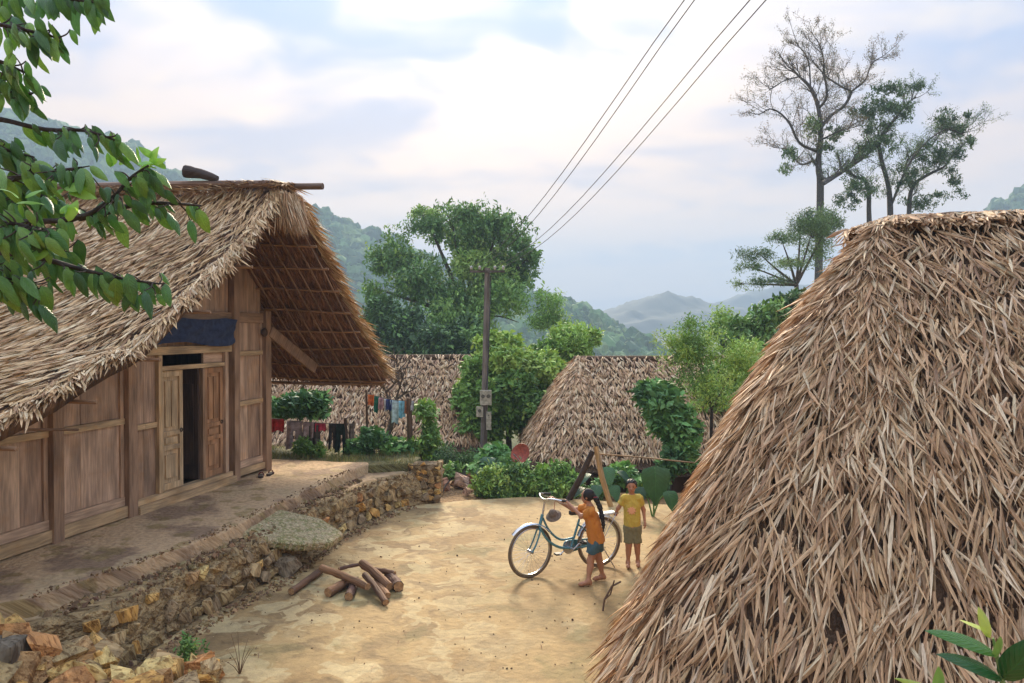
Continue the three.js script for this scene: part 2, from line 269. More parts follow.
{
  const wall = thing('retaining_wall', 'low rubble stone retaining wall along the terrace edge', 'wall', [-3, 0, -10]);
  const FOOT = [[-5.6, 6.08], [-4.36, 6.26], [-3.6, 7.02], [-3.3, 8.3], [-3.04, 9.0], [-2.84, 10.2], [-2.7, 11.1], [-2.34, 12.3], [-1.9, 13.3], [-1.5, 13.75]], r = rng(51), loc = (x, y, d) => V(x + 3, y, -d + 10);
  const core = []; { const pos = [], idx = [], uv = [], rows = 11; let n = 0; for (let i = 0; i < LEDGE.length - 1; i++) { const m = Math.ceil(Math.hypot(LEDGE[i + 1][0] - LEDGE[i][0], LEDGE[i + 1][1] - LEDGE[i][1]) / 0.07); for (let k = 0; k < m + (i === LEDGE.length - 2 ? 1 : 0); k++) { const t = k / m, lx = mix(LEDGE[i][0], LEDGE[i + 1][0], t), ld = mix(LEDGE[i][1], LEDGE[i + 1][1], t), fx = mix(FOOT[i][0], FOOT[i + 1][0], t), fd = mix(FOOT[i][1], FOOT[i + 1][1], t); for (let j = 0; j <= rows; j++) { const v = j / rows, b = 0.075 * fbm(ld * 2.6 + 3, v * 1.7, 4) + 0.02 * n2(ld * 13, v * 7); if (j === 0) pos.push(...loc(lx - 0.45, 0.5, ld - 0.05).toArray()); else { const q = (j - 1) / (rows - 1), round = q < 0.12 ? (0.12 - q) * 0.5 : 0; pos.push(...loc(mix(lx, fx, q) - 0.03 + b - round * 0.6, mix(0.525, -0.1, q) + (q < 0.1 ? 0.05 * fbm(ld * 2, 5, 3) : 0), mix(ld, fd, q) - b * 0.4).toArray()); } uv.push(ld, v * 0.8); } n++; } } for (let i = 0; i < n - 1; i++) for (let j = 0; j < rows; j++) { const a = i * (rows + 1) + j, w = rows + 1; idx.push(a, a + 1, a + w, a + 1, a + w + 1, a + w); } core.push(geom(pos, idx, uv)); }
  part('mortar', core, std(0xb89a6a, { map: stoneMap, bumpMap: stoneBump, bumpScale: 0.05 }), wall);
  const vars = []; for (let i = 0; i < 12; i++) vars.push(rockGeo(60 + i, 0.105, 0.1, 0.075, 13));
  for (let i = 1; i < FOOT.length - 1; i++) {
    const a = FOOT[i], b = FOOT[i + 1], L = Math.hypot(a[0] - b[0], a[1] - b[1]), yaw = Math.atan2(b[0] - a[0], b[1] - a[1]);
    for (let row = 0; row < 3; row++) for (let t = r() * 0.1; t < L; t += 0.15 + 0.07 * r()) {
      if (r() < [0.18, 0.28, 0.55][row]) continue;
      const x = mix(a[0], b[0], t / L), d = mix(a[1], b[1], t / L), inset = 0.03 + mix(0, 0.12, row / 2.6), s = 0.65 + 0.45 * r();
      const m = part('stone', vars[Math.floor(r() * 12)], r() < 0.82 ? dull[Math.floor(r() * 4)] : ochre[Math.floor(r() * 5)], wall);
      m.position.copy(loc(x - inset, 0.08 + row * 0.165 + 0.03 * (r() - 0.5), d)); m.rotation.set(0.5 * (r() - 0.5), Math.PI / 2 - yaw + 0.5 * (r() - 0.5), 0.8 * (r() - 0.5)); m.scale.set(s * 1.05, s * (0.8 + 0.3 * r()), s);
    }
  }
  // the broad pier at the far end
  const pier = thing('stone_pier', 'squat rubble stone pier ending the retaining wall beside the dirt path', 'pier', [-1.62, 0, -13.95]);
  part('mortar', box(-0.27, 0.27, -0.1, 0.64, -0.3, 0.12), std(0x8d7450, { map: stoneMap, bumpMap: stoneBump, bumpScale: 0.04 }), pier);
  for (let row = 0; row < 6; row++) for (let k = 0; k < 5; k++) { const m = part('stone', vars[Math.floor(r() * 12)], r() < 0.6 ? dull[Math.floor(r() * 4)] : ochre[Math.floor(r() * 5)], pier), s = 0.62 + 0.25 * r(); m.position.set(-0.24 + k * 0.12 + 0.03 * r(), 0.04 + row * 0.112, 0.145 - 0.012 * row); m.rotation.set(r() - 0.5, r() - 0.5, r() * 3); m.scale.setScalar(s); }
  for (let row = 0; row < 6; row++) for (let k = 0; k < 3; k++) { const m = part('stone', vars[Math.floor(r() * 12)], dull[Math.floor(r() * 4)], pier), s = 0.62 + 0.25 * r(); m.position.set(0.285, 0.04 + row * 0.112, 0.05 - k * 0.13); m.rotation.set(r() - 0.5, 1.57 + r() - 0.5, r() * 3); m.scale.setScalar(s); }
}
{
  // the big slab that bridges ledge and yard, and the block that props it
  const c = V(-3.05, 0.44, -10.0), P = [[-0.78, 0.05], [-0.62, -0.4], [-0.3, -0.62], [0.15, -0.55], [0.55, -0.2], [0.72, 0.2], [0.5, 0.46], [0.1, 0.5], [-0.35, 0.36]], pts = [], r = rng(71);
  const sh = new THREE.Shape(P.map(([x, z]) => new THREE.Vector2(x, -z))), g = new THREE.ExtrudeGeometry(sh, { depth: 0.05, bevelEnabled: true, bevelSize: 0.05, bevelThickness: 0.04, bevelSegments: 3, curveSegments: 4 }); g.rotateX(-Math.PI / 2);
  const p = g.attributes.position; for (let i = 0; i < p.count; i++) p.setY(i, p.getY(i) + 0.05 * fbm(p.getX(i) * 2.3, p.getZ(i) * 2.3, 3)); g.computeVertexNormals();
  const lichen = texture(512, 512, (u, v) => { let c = [0.70, 0.62, 0.47]; const b = (k, t) => { c = c.map((q, i) => mix(q, k[i], clamp(t))); }; b([0.6, 0.55, 0.36], smooth(fbm(u * 5, v * 5, 5), 0, 0.3)); b([0.5, 0.5, 0.3], 0.7 * smooth(fbm(u * 8 + 5, v * 8, 5), 0.1, 0.3)); b([0.3, 0.25, 0.18], smooth(Math.abs(fbm(u * 6 + 9, v * 6, 5)), 0.03, 0.0)); b([0.84, 0.78, 0.62], 0.7 * smooth(fbm(u * 14, v * 14 + 3, 4), 0.2, 0.4)); return c; });
  const m = solo('stone_slab', g, std(0xffffff, { map: lichen, bumpMap: stoneBump, bumpScale: 0.04 }), 'large flat lichen-spotted stone slab tipped from the ledge towards the yard', 'stone slab');
  m.position.copy(c); m.rotation.set(0.2, 0.5, -0.26);
  const b = solo('propping_stone', rockGeo(73, 0.19, 0.15, 0.17, 16), stone(0xa08d70), 'grey block of stone under the tipped flat slab', 'stone'); b.position.set(-2.86, 0.1, -9.6); b.rotation.y = 0.7;
}
{
  // rubble heap in the near left corner
  const r = rng(81), vars = []; for (let i = 0; i < 14; i++) vars.push(rockGeo(90 + i, 0.15, 0.115, 0.13, 12));
  const spots = []; for (let i = 0; i < 112; i++) { const t = r(), x = -4.95 + 2.35 * t, d = 5.6 + (0.85 + 0.2 * t) * r() + 0.15 * t; spots.push([x, d]); }
  const special = [[-4.05, 6.1, 0.5, 1.25, darkStone, 'dark grey angular rock on top of the ochre rubble heap'], [-2.98, 6.1, 0.16, 1.5, ochre[1], 'largest brown-ochre block at the right front of the rubble heap'], [-4.45, 6.35, 0.58, 1.15, ochre[2], 'bright yellow rock topping the far left of the rubble heap']];
  for (const [x, d, y, s, m, l] of special) { const o = solo('rock', vars[spots.length % 14], m, l, 'rock', 'rocks heaped in the near left corner'); spots.push([0, 0]); o.position.set(x, y, -d); o.rotation.set(r(), r() * 6, r() * 0.5); o.scale.setScalar(s); }
  spots.forEach(([x, d], i) => {
    if (!x) return; const heap = 0.5 * Math.exp(-Math.pow((x + 4.3) / 0.85, 2) - Math.pow((d - 6.25) / 0.5, 2)), s = 0.7 + 0.65 * r();
    const layer = r(), grey = r() < 0.12, hue = Math.floor(r() * (grey ? 4 : 5)), size = s > 1.12 ? 'large' : s > 0.9 ? 'middling' : 'small', tone = grey ? ['dull brown', 'dull grey-brown', 'dull sandy', 'dull olive-brown'][hue] : ['golden', 'ochre', 'pale yellow', 'orange-brown', 'tan'][hue], zone = x < -4.3 ? 'left end' : x < -3.6 ? 'middle' : x < -3.0 ? 'right part' : 'right fringe', deep = d > 6.15 ? 'back' : d > 5.85 ? 'top' : 'front', o = solo('rock', vars[i % 14], grey ? dull[hue] : ochre[hue], `${size} ${tone} rock at the ${deep} of the ${zone} of the rubble heap`, 'rock', 'rocks heaped in the near left corner');
    o.position.set(x, 0.06 + heap * (0.25 + 0.75 * layer) * 1.1 + 0.02 * s, -d); o.rotation.set(r() * 6, r() * 6, r() * 6); o.scale.setScalar(s);
  });
  // loose pale rocks on the path beyond the yard
  for (const [px, py, s, c, l] of [[446, 485, 1.0, 1, 'leftmost pinkish rock of the loose pile on the dirt path'], [462, 483, 1.3, 2, 'biggest pale pinkish rock of the loose pile on the dirt path'], [472, 478, 1.1, 4, 'rear right pinkish rock of the loose pile on the dirt path'], [455, 479, 0.9, 0, 'rear left pinkish rock of the loose pile on the dirt path'], [481, 484, 0.9, 3, 'rightmost brownish rock of the loose pile on the dirt path'], [468, 490, 0.7, 2, 'smallest front rock of the loose pile on the dirt path']]) { const q = onGround(px, py + 4, -0.05), o = solo('path_rock', vars[c + 3], stone([0xd9a88a, 0xc99473, 0xe0b596, 0xc48a63, 0xd6a27c][c]), l, 'rock', 'pinkish rocks piled on the dirt path'); q.y = groundY(q.x, -q.z) + 0.11 * s; o.position.copy(q); o.rotation.set(r() * 3, r() * 6, r() * 2); o.scale.setScalar(s * 1.05); }
}

{
  // crumbled earth and grit along the broken terrace edge, the ledge and the wall's foot
  const r = rng(88), g = rockGeo(89, 1, 0.75, 0.9, 10), ms = [], cs = [], q = new THREE.Quaternion(), e = new THREE.Euler(), FOOT = [[-3.6, 7.02], [-3.3, 8.3], [-3.04, 9.0], [-2.84, 10.2], [-2.7, 11.1], [-2.34, 12.3], [-1.9, 13.3]];
  const strew = (L, n, y, spread, dx, size) => { for (let i = 0; i < n; i++) { const k = Math.floor(r() * (L.length - 1)), t = r(), x = mix(L[k][0], L[k + 1][0], t) + dx + spread * (r() + r() - 1), d = mix(L[k][1], L[k + 1][1], t) + 0.1 * (r() - 0.5), s = size * (0.35 + r() * r()); q.setFromEuler(e.set(r() * 6, r() * 6, r() * 6)); ms.push(new THREE.Matrix4().compose(V(x, y + s * 0.25, -d), q, V(s, s, s))); cs.push(tint(hex([0xb08f62, 0x9a7a52, 0xc4a473, 0x86694a][Math.floor(r() * 4)]), 0.9, 0.2, r)); } };
  strew(EDGE.slice(2), 900, 0.52, 0.13, 0.1, 0.035); strew(EDGE.slice(2), 350, 0.7, 0.1, -0.05, 0.018); strew(LEDGE.slice(2), 420, 0.51, 0.08, -0.06, 0.03); strew(FOOT, 900, 0.0, 0.16, 0.16, 0.028);
  for (let i = 0; i < 260; i++) { const x = -2.8 + 5 * r(), d = 6.8 + 6.5 * r(), s = 0.006 + 0.012 * r() * r(); q.setFromEuler(e.set(r() * 6, r() * 6, r() * 6)); ms.push(new THREE.Matrix4().compose(V(x, s * 0.3, -d), q, V(s, s, s))); cs.push(tint(hex([0xb08f62, 0x6d5237, 0x86694a][Math.floor(r() * 3)]), 0.9, 0.2, r)); }
  tag(many('earth_crumbs', g, std(0xffffff, { map: stoneMap }), ms, cs, scene, true), 'crumbled earth and grit along the terrace ledge and wall foot', 'gravel');
}

{
  const r = rng(188), ms = [], cs = [], g = blade(1, 0.16, { seg: 2, curl: 0.12, fold: 0.3 });
  for (let i = 0; i < 420; i++) { const x = -3 + 5.2 * r(), d = 6.6 + 7 * r(), edge = r() < 0.5; const X = edge ? -3.2 + 0.5 * (d - 7) * 0.2 + 0.8 * r() : x; ms.push(frame(V(X, 0.008, -d), V(r() - 0.5, 0.06 * r(), r() - 0.5), V(0, 1, 0), 0.03 + 0.07 * r(), 0.06)); cs.push(tint(hex([0xc4a473, 0x8a6a48, 0x6d4f36, 0xa98a5c][Math.floor(r() * 4)]), 0.9, 0.2, r)); }
  tag(many('leaf_litter', g, std(0xffffff), ms, cs, scene, true), 'scattered straw and dry leaf litter on the yard', 'litter');
}

// ---------------------------------------------------------------- thatch
const strawTex = texture(64, 256, (u, v) => { const k = 0.86 + 0.16 * n2(u * 14, v * 1.5) + 0.12 * n2(u * 5 + 3, v * 6); return [k, k * 0.985, k * 0.96]; });
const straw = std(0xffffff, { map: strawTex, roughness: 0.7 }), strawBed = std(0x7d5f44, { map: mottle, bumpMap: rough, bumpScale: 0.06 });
const TONES = { warm: [0xf0d0a0, 0xe4be8a, 0xd2aa78, 0xf7deb4, 0xb98f64, 0xe9c592], grey: [0xf0cc9e, 0xe2b98a, 0xcfa476, 0xf7dcb4, 0xb28a62, 0xdbb182], pink: [0xf2d0a4, 0xe6bf90, 0xd4ab7e, 0xf8deb6, 0xbc9470, 0xe4bd90] };
for (const k in TONES) TONES[k] = TONES[k].map(hex);
const pick = (a, r) => a[Math.floor(r() * a.length)];
const strawBlades = [[0.1, 0.0], [-0.12, 0.8], [0.18, -0.7]].map(([curl, twist], i) => blade(1, 1, { seg: 3, curl, twist, fold: 0.4, sway: [0.05, -0.1, 0.08][i] }));
const palmBlades = [[0.14, 0.4, 0.1], [-0.3, 1.0, -0.22], [0.3, -0.9, 0.24], [0.05, 1.9, -0.08], [-0.18, -1.7, 0.3]].map(([curl, twist, sway]) => blade(1, 1, { seg: 5, curl, twist, sway, fold: 0.55, prof: (t) => Math.pow(Math.sin(Math.PI * clamp(0.12 + 0.86 * t)), 0.7) * (1.05 - 0.45 * t) }));
function scatterThatch(list, geos, parent, mat = straw) { geos.forEach((g, k) => { const l = list.filter((_, i) => i % geos.length === k); many('thatch', g, mat, l.map((e) => e.m), l.map((e) => e.c), parent, true); }); }

// a hipped thatched roof over the rectangle 0..L by 0..-D; ridge inset at both ends
function hipRoof(parent, { L, D, inset, eave, ridge, round = 0.9, bulge = 0.12, ridgeEnd = inset }) {
  const rings = [], hw = D / 2, per = [];
  const corner = (cx, cz, a0) => { for (let k = 0; k <= 6; k++) { const a = a0 + k / 6 * Math.PI / 2; per.push([cx + round * Math.cos(a), cz + round * Math.sin(a)]); } };
  corner(L - round, -round, 0); { const n = Math.ceil((L - 2 * round) / 0.4); for (let i = 1; i < n; i++) per.push([mix(L - round, round, i / n), 0]); }
  corner(round, -round, Math.PI / 2); for (let i = 1; i < 16; i++) per.push([0, mix(-round, -D + round, i / 16)]); corner(round, -D + round, Math.PI);
  { const n = Math.ceil((L - 2 * round) / 0.4); for (let i = 1; i < n; i++) per.push([mix(round, L - round, i / n), -D]); } corner(L - round, -D + round, 1.5 * Math.PI); for (let i = 1; i < 16; i++) per.push([L, mix(-D + round, -round, i / 16)]);
  const n = per.length, acc = [0]; for (let i = 0; i < n; i++) acc.push(acc[i] + Math.hypot(per[(i + 1) % n][0] - per[i][0], per[(i + 1) % n][1] - per[i][1]));
  const total = acc[n];
  const S = (q, v) => {
    q = ((q % total) + total) % total; let i = 0, j = n; while (j - i > 1) { const m = (i + j) >> 1; acc[m] <= q ? (i = m) : (j = m); }
    const t = (q - acc[i]) / (acc[i + 1] - acc[i]), a = per[i], b = per[(i + 1) % n], x = mix(a[0], b[0], t), z = mix(a[1], b[1], t);
    const rx = clamp(x, inset, L - ridgeEnd), rz = -hw + clamp((z + hw) * 0.06, -0.2, 0.2), wob = 0.06 * n2(x * 0.9 + v * 1.5, z * 0.9 + v * 2);
    return V(mix(rx, x, v), mix(ridge, eave, v) + bulge * Math.sin(Math.PI * Math.min(1, v * 1.05)) + wob * v + 0.05 * n2(rx * 0.7, 3), mix(rz, z, v));
  };
  const nu = Math.ceil(total / 0.4), nv = 14, pos = [], idx = [], uv = [];
  for (let j = 0; j <= nv; j++) for (let i = 0; i <= nu; i++) { const p = S(i / nu * total, j / nv); pos.push(p.x, p.y - 0.05, p.z); uv.push(i / nu * total, j / nv * 5); }
  for (let j = 0; j < nv; j++) for (let i = 0; i < nu; i++) { const a = j * (nu + 1) + i; idx.push(a, a + nu + 1, a + 1, a + 1, a + nu + 1, a + nu + 2); }
  const inner = pos.map((v, i) => (i % 3 === 1 ? v - 0.12 : v)), off = pos.length / 3, idx2 = idx.map((k) => k + off);
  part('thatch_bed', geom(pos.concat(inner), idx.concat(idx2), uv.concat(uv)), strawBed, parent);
  return { S, total };
}
function thatchHip(roof, { q0, q1, rows, step, L, W, tones, seed, lift = 0.1, spread = 0.5, vmax = 1.0, courses = 16, clump = 0.45 }) {
  const r = rng(seed), out = [], { S } = roof;
  for (let j = 0; j < rows; j++) {
    for (let q = q0; q < q1; q += step * (0.6 + 0.8 * r())) {
      const cr = Math.floor(j / rows * courses), v = clamp((cr + 0.62 * r() + 0.12 * n2(q * 0.9, cr * 3)) / courses * vmax - 0.02, 0.0, 1), a = S(q, v), d = S(q, Math.min(v + 0.05, 1.05)).sub(S(q, Math.min(v + 0.05, 1.05) - 0.05)), w = S(q + 0.15, v).sub(S(q - 0.15, v));
      if (v < 0.15 && r() > v / 0.15 * 0.75 + 0.3) continue;         // lines of thatch converge towards the ridge ends
      d.normalize(); if (w.lengthSq() < 1e-8) w.set(1, 0, 0); w.normalize(); const nrm = new THREE.Vector3().crossVectors(w, d).normalize(); if (nrm.y < 0) nrm.negate();
      const jag = spread * (r() + r() + r() - 1.5) * 1.3 + clump * n2(q * 1.9, v * 9 + 40) + 0.6 * clump * n2(q * 5.5, v * 24), hop = r();
      const dir = d.clone().addScaledVector(w, jag).addScaledVector(nrm, lift * (hop * 1.6 - 0.35)), pos = a.clone().addScaledVector(nrm, -0.02 + 0.09 * hop).addScaledVector(d, -0.12);
      const up = nrm.clone().addScaledVector(w, 1.5 * (r() - 0.5)), s = L * (0.65 + 0.7 * r()), ww = W * (0.55 + 0.8 * r());
      out.push({ m: frame(pos, dir, up, s, ww), c: tint(pick(tones, r), 0.75 + 0.4 * r(), 0.06, r), pos, hop });
    }
  }
  return out;
}

// ---------------------------------------------------------------- the wooden house on the terrace
const HOUSE = thing('wooden_house', 'brown timber house with a thatched gable roof on the terrace', 'house', [-5.34, 0.7, -7.93], Math.atan2(0.9781, 0.2079));
{
  const NEAR = [[3.55, 4.45], [2.83, 3.72], [1.98, 3.16], [1.24, 2.66], [0.3, 2.14], [-1.21, 1.62], [-2.5, 1.28]], FARP = [[3.55, 4.45], [4.6, 3.66], [5.9, 2.58], [7.2, 1.58]], Z1 = 1.45, Z0 = -8;
  const along = (P, s) => { for (let i = 0; i < P.length - 1; i++) { const [a, b] = [P[i], P[i + 1]]; if ((s - a[0]) * (s - b[0]) <= 0) return mix(a[1], b[1], (s - a[0]) / (b[0] - a[0])); } return P[P.length - 1][1]; };
  const roofY = (s) => (s < 3.55 ? along(NEAR, s) : along(FARP, s));
  const planks = [0xd2b092, 0xc3a184, 0xdcba9a, 0xb6967a, 0xcaa88a].map((c) => wood(c)), beam = wood(0xab8a6b), pale = wood(0xd6b68a), postMat = wood(0xae8d70), darkWood = wood(0x5a4536), doorPale = wood(0xd6b990), doorRed = wood(0xbf9168), r = rng(101);
  const P = (n, m, s0, s1, y0, y1, z0, z1, o) => part(n, box(s0, s1, y0, y1, z0, z1, o), m, HOUSE);
  // posts
  for (const [s, w] of [[-1.3, 0.14], [0.65, 0.15], [1.86, 0.16], [4.24, 0.15], [5.2, 0.17]]) P('post', postMat, s - w / 2, s + w / 2, 0, Math.min(roofY(s) - 0.2, s === 5.2 ? 2.72 : 9), -0.09, 0.1);
  P('tie_beam', beam, 1.6, 5.11, 2.52, 2.68, -0.075, 0.05, { flat: true });
  const bays = [[-1.23, 0.575], [0.725, 1.78], [4.315, 5.115]];
  for (const [a, b] of bays) {
    const top = Math.min(roofY((a + b) / 2 + (a < 0 ? -0.5 : 0)) - 0.2, 2.52), right = a > 4;
    P('sill_board', pale, a, b, 0.0 + (right ? 0.05 : 0.02), 0.16, -0.05, 0.075, { flat: true });
    P('bottom_rail', planks[2], a, b, 0.165, 0.27, -0.045, 0.035, { flat: true });
    const rails = right ? [1.17, 1.98] : [1.2]; for (const y of rails) if (y < top - 0.1) P('rail', pale, a, b, y, y + 0.075, -0.045, 0.04, { flat: true });
    const lev = [0.275, ...rails.filter((y) => y < top - 0.1), top];
    for (let i = 0; i < lev.length - 1; i++) { const y0 = lev[i] + (i ? 0.08 : 0), y1 = lev[i + 1] - 0.004, n = Math.max(2, Math.round((b - a) / 0.36)); for (let k = 0; k < n; k++) P('plank', pick(planks, r), mix(a, b, k / n) + 0.003, mix(a, b, (k + 1) / n) - 0.003, y0, y1, -0.035, -0.005 + 0.012 * r()); }
    for (const s of [a, b - 0.06]) P('stile', planks[Math.floor(r() * 5)], s + (s === a ? 0.002 : 0), s + 0.058, 0.272, top - 0.005, -0.03, 0.027);
  }
  // gable boards above the tie beam
  for (let s = 0.8; s < 5.1; s += 0.3) { const e = Math.min(s + 0.294, 5.11), y0 = 2.685; const tl = roofY(s) - 0.17, tr = roofY(e) - 0.17; if (Math.min(tl, tr) < y0 + 0.05) continue; const m = part('gable_plank', box(s, e, y0, 3, -0.04, -0.012 + 0.01 * r(), { tl, tr }), pick(planks, r), HOUSE); }
  // door bay
  P('threshold', pale, 1.945, 4.16, 0.0, 0.1, -0.08, 0.13, { flat: true }); P('threshold_rail', pale, 1.945, 4.16, 0.105, 0.17, -0.07, 0.07, { flat: true });
  P('lintel', pale, 1.945, 4.16, 2.06, 2.17, -0.07, 0.06, { flat: true }); P('transom', pale, 2.5, 3.98, 1.84, 1.9, -0.06, 0.045, { flat: true });
  P('jamb', pale, 2.42, 2.495, 0.175, 2.055, -0.07, 0.055); P('jamb', planks[2], 3.985, 4.06, 0.175, 2.055, -0.07, 0.055); P('jamb', beam, 3.44, 3.495, 0.175, 1.835, -0.065, 0.03);
  for (const [a, b] of [[1.95, 2.18], [2.185, 2.415]]) { P('plank', planks[1], a, b, 1.16, 2.055, -0.035, 0); P('plank', planks[3], a, b, 0.175, 1.08, -0.035, -0.004); P('rail', pale, a, b, 1.085, 1.155, -0.045, 0.03, { flat: true }); }
  P('plank', planks[4], 4.065, 4.16, 0.175, 2.055, -0.035, 0.0);
  P('transom_board', planks[0], 3.5, 3.98, 1.905, 2.055, -0.035, 0.0, { flat: true });
  for (let k = 0; k < 6; k++) P('plank', pick(planks, r), 1.945 + k * 0.37, 1.945 + k * 0.37 + 0.364, 2.175, 2.515, -0.035, 0.005 * r());
  function leaf(m, s0, s1, label) {
    const d = part('door_leaf', box(s0, s1, 0.18, 1.83, -0.045, -0.015), m, HOUSE, label), w = s1 - s0, q = (n, a, b, y0, y1, z) => part(n, box(s0 + a * w, s0 + b * w, y0, y1, -0.014, z), m, d);
    q('stile', 0, 0.15, 0.18, 1.83, 0.012); q('stile', 0.85, 1, 0.18, 1.83, 0.012);
    for (const [y0, y1] of [[0.18, 0.27], [0.73, 0.79], [0.93, 0.99], [1.75, 1.83]]) q('rail', 0.155, 0.845, y0, y1, 0.012);
    q('panel', 0.25, 0.47, 1.05, 1.69, 0.004); q('panel', 0.53, 0.75, 1.05, 1.69, 0.004); q('panel', 0.25, 0.75, 0.82, 0.9, 0.004); q('panel', 0.25, 0.75, 0.34, 0.66, 0.004);
    part('ring_handle', new THREE.TorusGeometry(0.025, 0.006, 6, 14).translate(s0 + 0.9 * w, 0.98, 0.022), std(0x3a342d, { metalness: 0.7, roughness: 0.5 }), d);
    return d;
  }
  leaf(doorPale, 2.5, 2.99, 'pale closed leaf of the panelled door'); leaf(doorRed, 3.5, 3.98, 'reddish closed leaf of the panelled door');
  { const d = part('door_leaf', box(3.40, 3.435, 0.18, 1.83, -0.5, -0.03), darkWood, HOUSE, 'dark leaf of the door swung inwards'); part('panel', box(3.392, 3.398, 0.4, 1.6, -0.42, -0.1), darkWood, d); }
  // the unseen sides close the room
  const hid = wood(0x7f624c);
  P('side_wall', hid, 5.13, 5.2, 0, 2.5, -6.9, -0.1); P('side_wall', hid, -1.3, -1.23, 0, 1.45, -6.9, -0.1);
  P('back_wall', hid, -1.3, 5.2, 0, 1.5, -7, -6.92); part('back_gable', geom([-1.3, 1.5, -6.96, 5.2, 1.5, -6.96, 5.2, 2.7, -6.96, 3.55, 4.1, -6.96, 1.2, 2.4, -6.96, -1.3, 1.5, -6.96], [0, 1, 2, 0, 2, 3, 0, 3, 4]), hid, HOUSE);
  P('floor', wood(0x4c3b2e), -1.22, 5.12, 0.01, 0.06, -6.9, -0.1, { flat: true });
  part('corner_knob', new THREE.SphereGeometry(0.075, 12, 9).scale(1, 1, 0.7).translate(5.08, 2.36, 0.09), darkWood, HOUSE);
  // roof: bed, rafters, battens, thatch
  const roof = new THREE.Group(); roof.name = 'roof'; HOUSE.add(roof);
  const sag = (s, z) => 0.05 * n2(s * 0.6, z * 0.5) + 0.02 * Math.max(0, -z) - (s > 4 ? 0.03 * Math.sin(z * 2.1 + s) : 0);
  for (const PR of [NEAR, FARP]) {
    const Z1 = PR === NEAR ? 1.3 : 1.36;
    const pos = [], idx = [], uv = [], line = new THREE.CatmullRomCurve3(PR.map(([s, y]) => V(s, y, 0))).getPoints(26), nz = 24;
    for (const dy of [0, -0.16]) for (const p of line) for (let k = 0; k <= nz; k++) { const z = mix(Z0, Z1, k / nz); pos.push(p.x, p.y + dy + sag(p.x, z), z - (dy ? 0.05 : 0)); uv.push(p.x, z); }
    const w = nz + 1, M = line.length * w; for (let i = 0; i < line.length - 1; i++) for (let k = 0; k < nz; k++) { const a = i * w + k; idx.push(a, a + w, a + 1, a + 1, a + w, a + w + 1, M + a, M + a + 1, M + a + w, M + a + 1, M + a + w + 1, M + a + w); }
    for (let i = 0; i < line.length - 1; i++) { const a = i * w + nz; idx.push(a, a + w, M + a, a + w, M + a + w, M + a); }
    for (let k = 0; k < nz; k++) { const a = (line.length - 1) * w + k; idx.push(a, M + a, a + 1, a + 1, M + a, M + a + 1); }
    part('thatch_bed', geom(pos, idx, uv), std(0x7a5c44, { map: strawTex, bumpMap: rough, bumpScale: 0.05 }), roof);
  }
  const bamboo = wood(0xb08a66), pole = wood(0xa58468);
  for (let k = 0; k < 9; k++) { const t = 0.06 + k * 0.115, s = mix(3.55, 7.12, t), y = along(FARP, s) - 0.27; part('batten', tube([V(s, y + sag(s, 1.5), 1.5), V(s, y + sag(s, 0.2) + 0.01, 0.2), V(s, y - 0.01 + sag(s, -1), -1.2)], 0.022, 6, true, 0.2, k + 1), bamboo, roof); }
  for (let k = 0; k < 11; k++) { const z = 1.4 - k * 0.21, a = 0.03 * (r() - 0.5); part('rafter', tube([V(3.62, 4.1, z + a), V(4.6, along(FARP, 4.6) - 0.3, z), V(5.9, along(FARP, 5.9) - 0.3, z - a), V(7.2, along(FARP, 7.2) - 0.28, z + 2 * a)], 0.014, 5, true, 0.2, k + 30), pole, roof); }
  for (let k = 0; k < 7; k++) { const s = mix(3.3, -2.2, k / 6), y = along(NEAR, s) - 0.2; part('batten', tube([V(s, y, 1.48), V(s, y, -1.2)], 0.022, 6, true, 0.2, k + 60), bamboo, roof); }
  part('eave_pole', tube([V(7.12, 1.37, 1.4), V(7.1, 1.35, 0), V(7.1, 1.37, -1.6)], 0.03, 7, true, 0.15, 9), pole, roof);
  part('brace', box(-0.02, 0.02, -0.09, 0.09, 0, 1.35).applyMatrix4(frame(V(5.25, 2.38, 0.1), V(1.0, -0.62, 0.25), V(0, 1, 0))), postMat, roof);
  // ridge poles and the dark stub lying on the ridge
  part('ridge_pole', tube(bent([[3.36, 4.5, 1.25], [3.34, 4.55, -0.4], [3.32, 4.58, -2.0], [3.32, 4.62, -3.4]], 12), 0.055, 8, true, 0.12, 12), wood(0x8a6f5c), roof);
  part('ridge_pole', tube([V(3.68, 4.5, 1.85), V(3.66, 4.55, 0.2)], 0.05, 8, true, 0.1, 13), wood(0x7d6756), roof);
  part('ridge_stub', tube(bent([[3.35, 4.6, 0.35], [3.3, 4.68, 0.1], [3.26, 4.72, -0.12]], 6), [0.05, 0.06, 0.065, 0.07, 0.08, 0.09, 0.1], 9, true, 0.2, 14), wood(0x4c3f37), roof, 'dark curved stub of wood on the ridge');
  const list = [], dirOf = (PR, s) => { const e = 0.12, a = along(PR, s), sg = PR === NEAR ? -1 : 1; return V(sg * e, along(PR, clamp(s + sg * e, -2.5, 7.2)) - a, 0).normalize(); };
  const lens = (PR) => { let L = 0; for (let i = 0; i < PR.length - 1; i++) L += Math.hypot(PR[i + 1][0] - PR[i][0], PR[i + 1][1] - PR[i][1]); return L; };
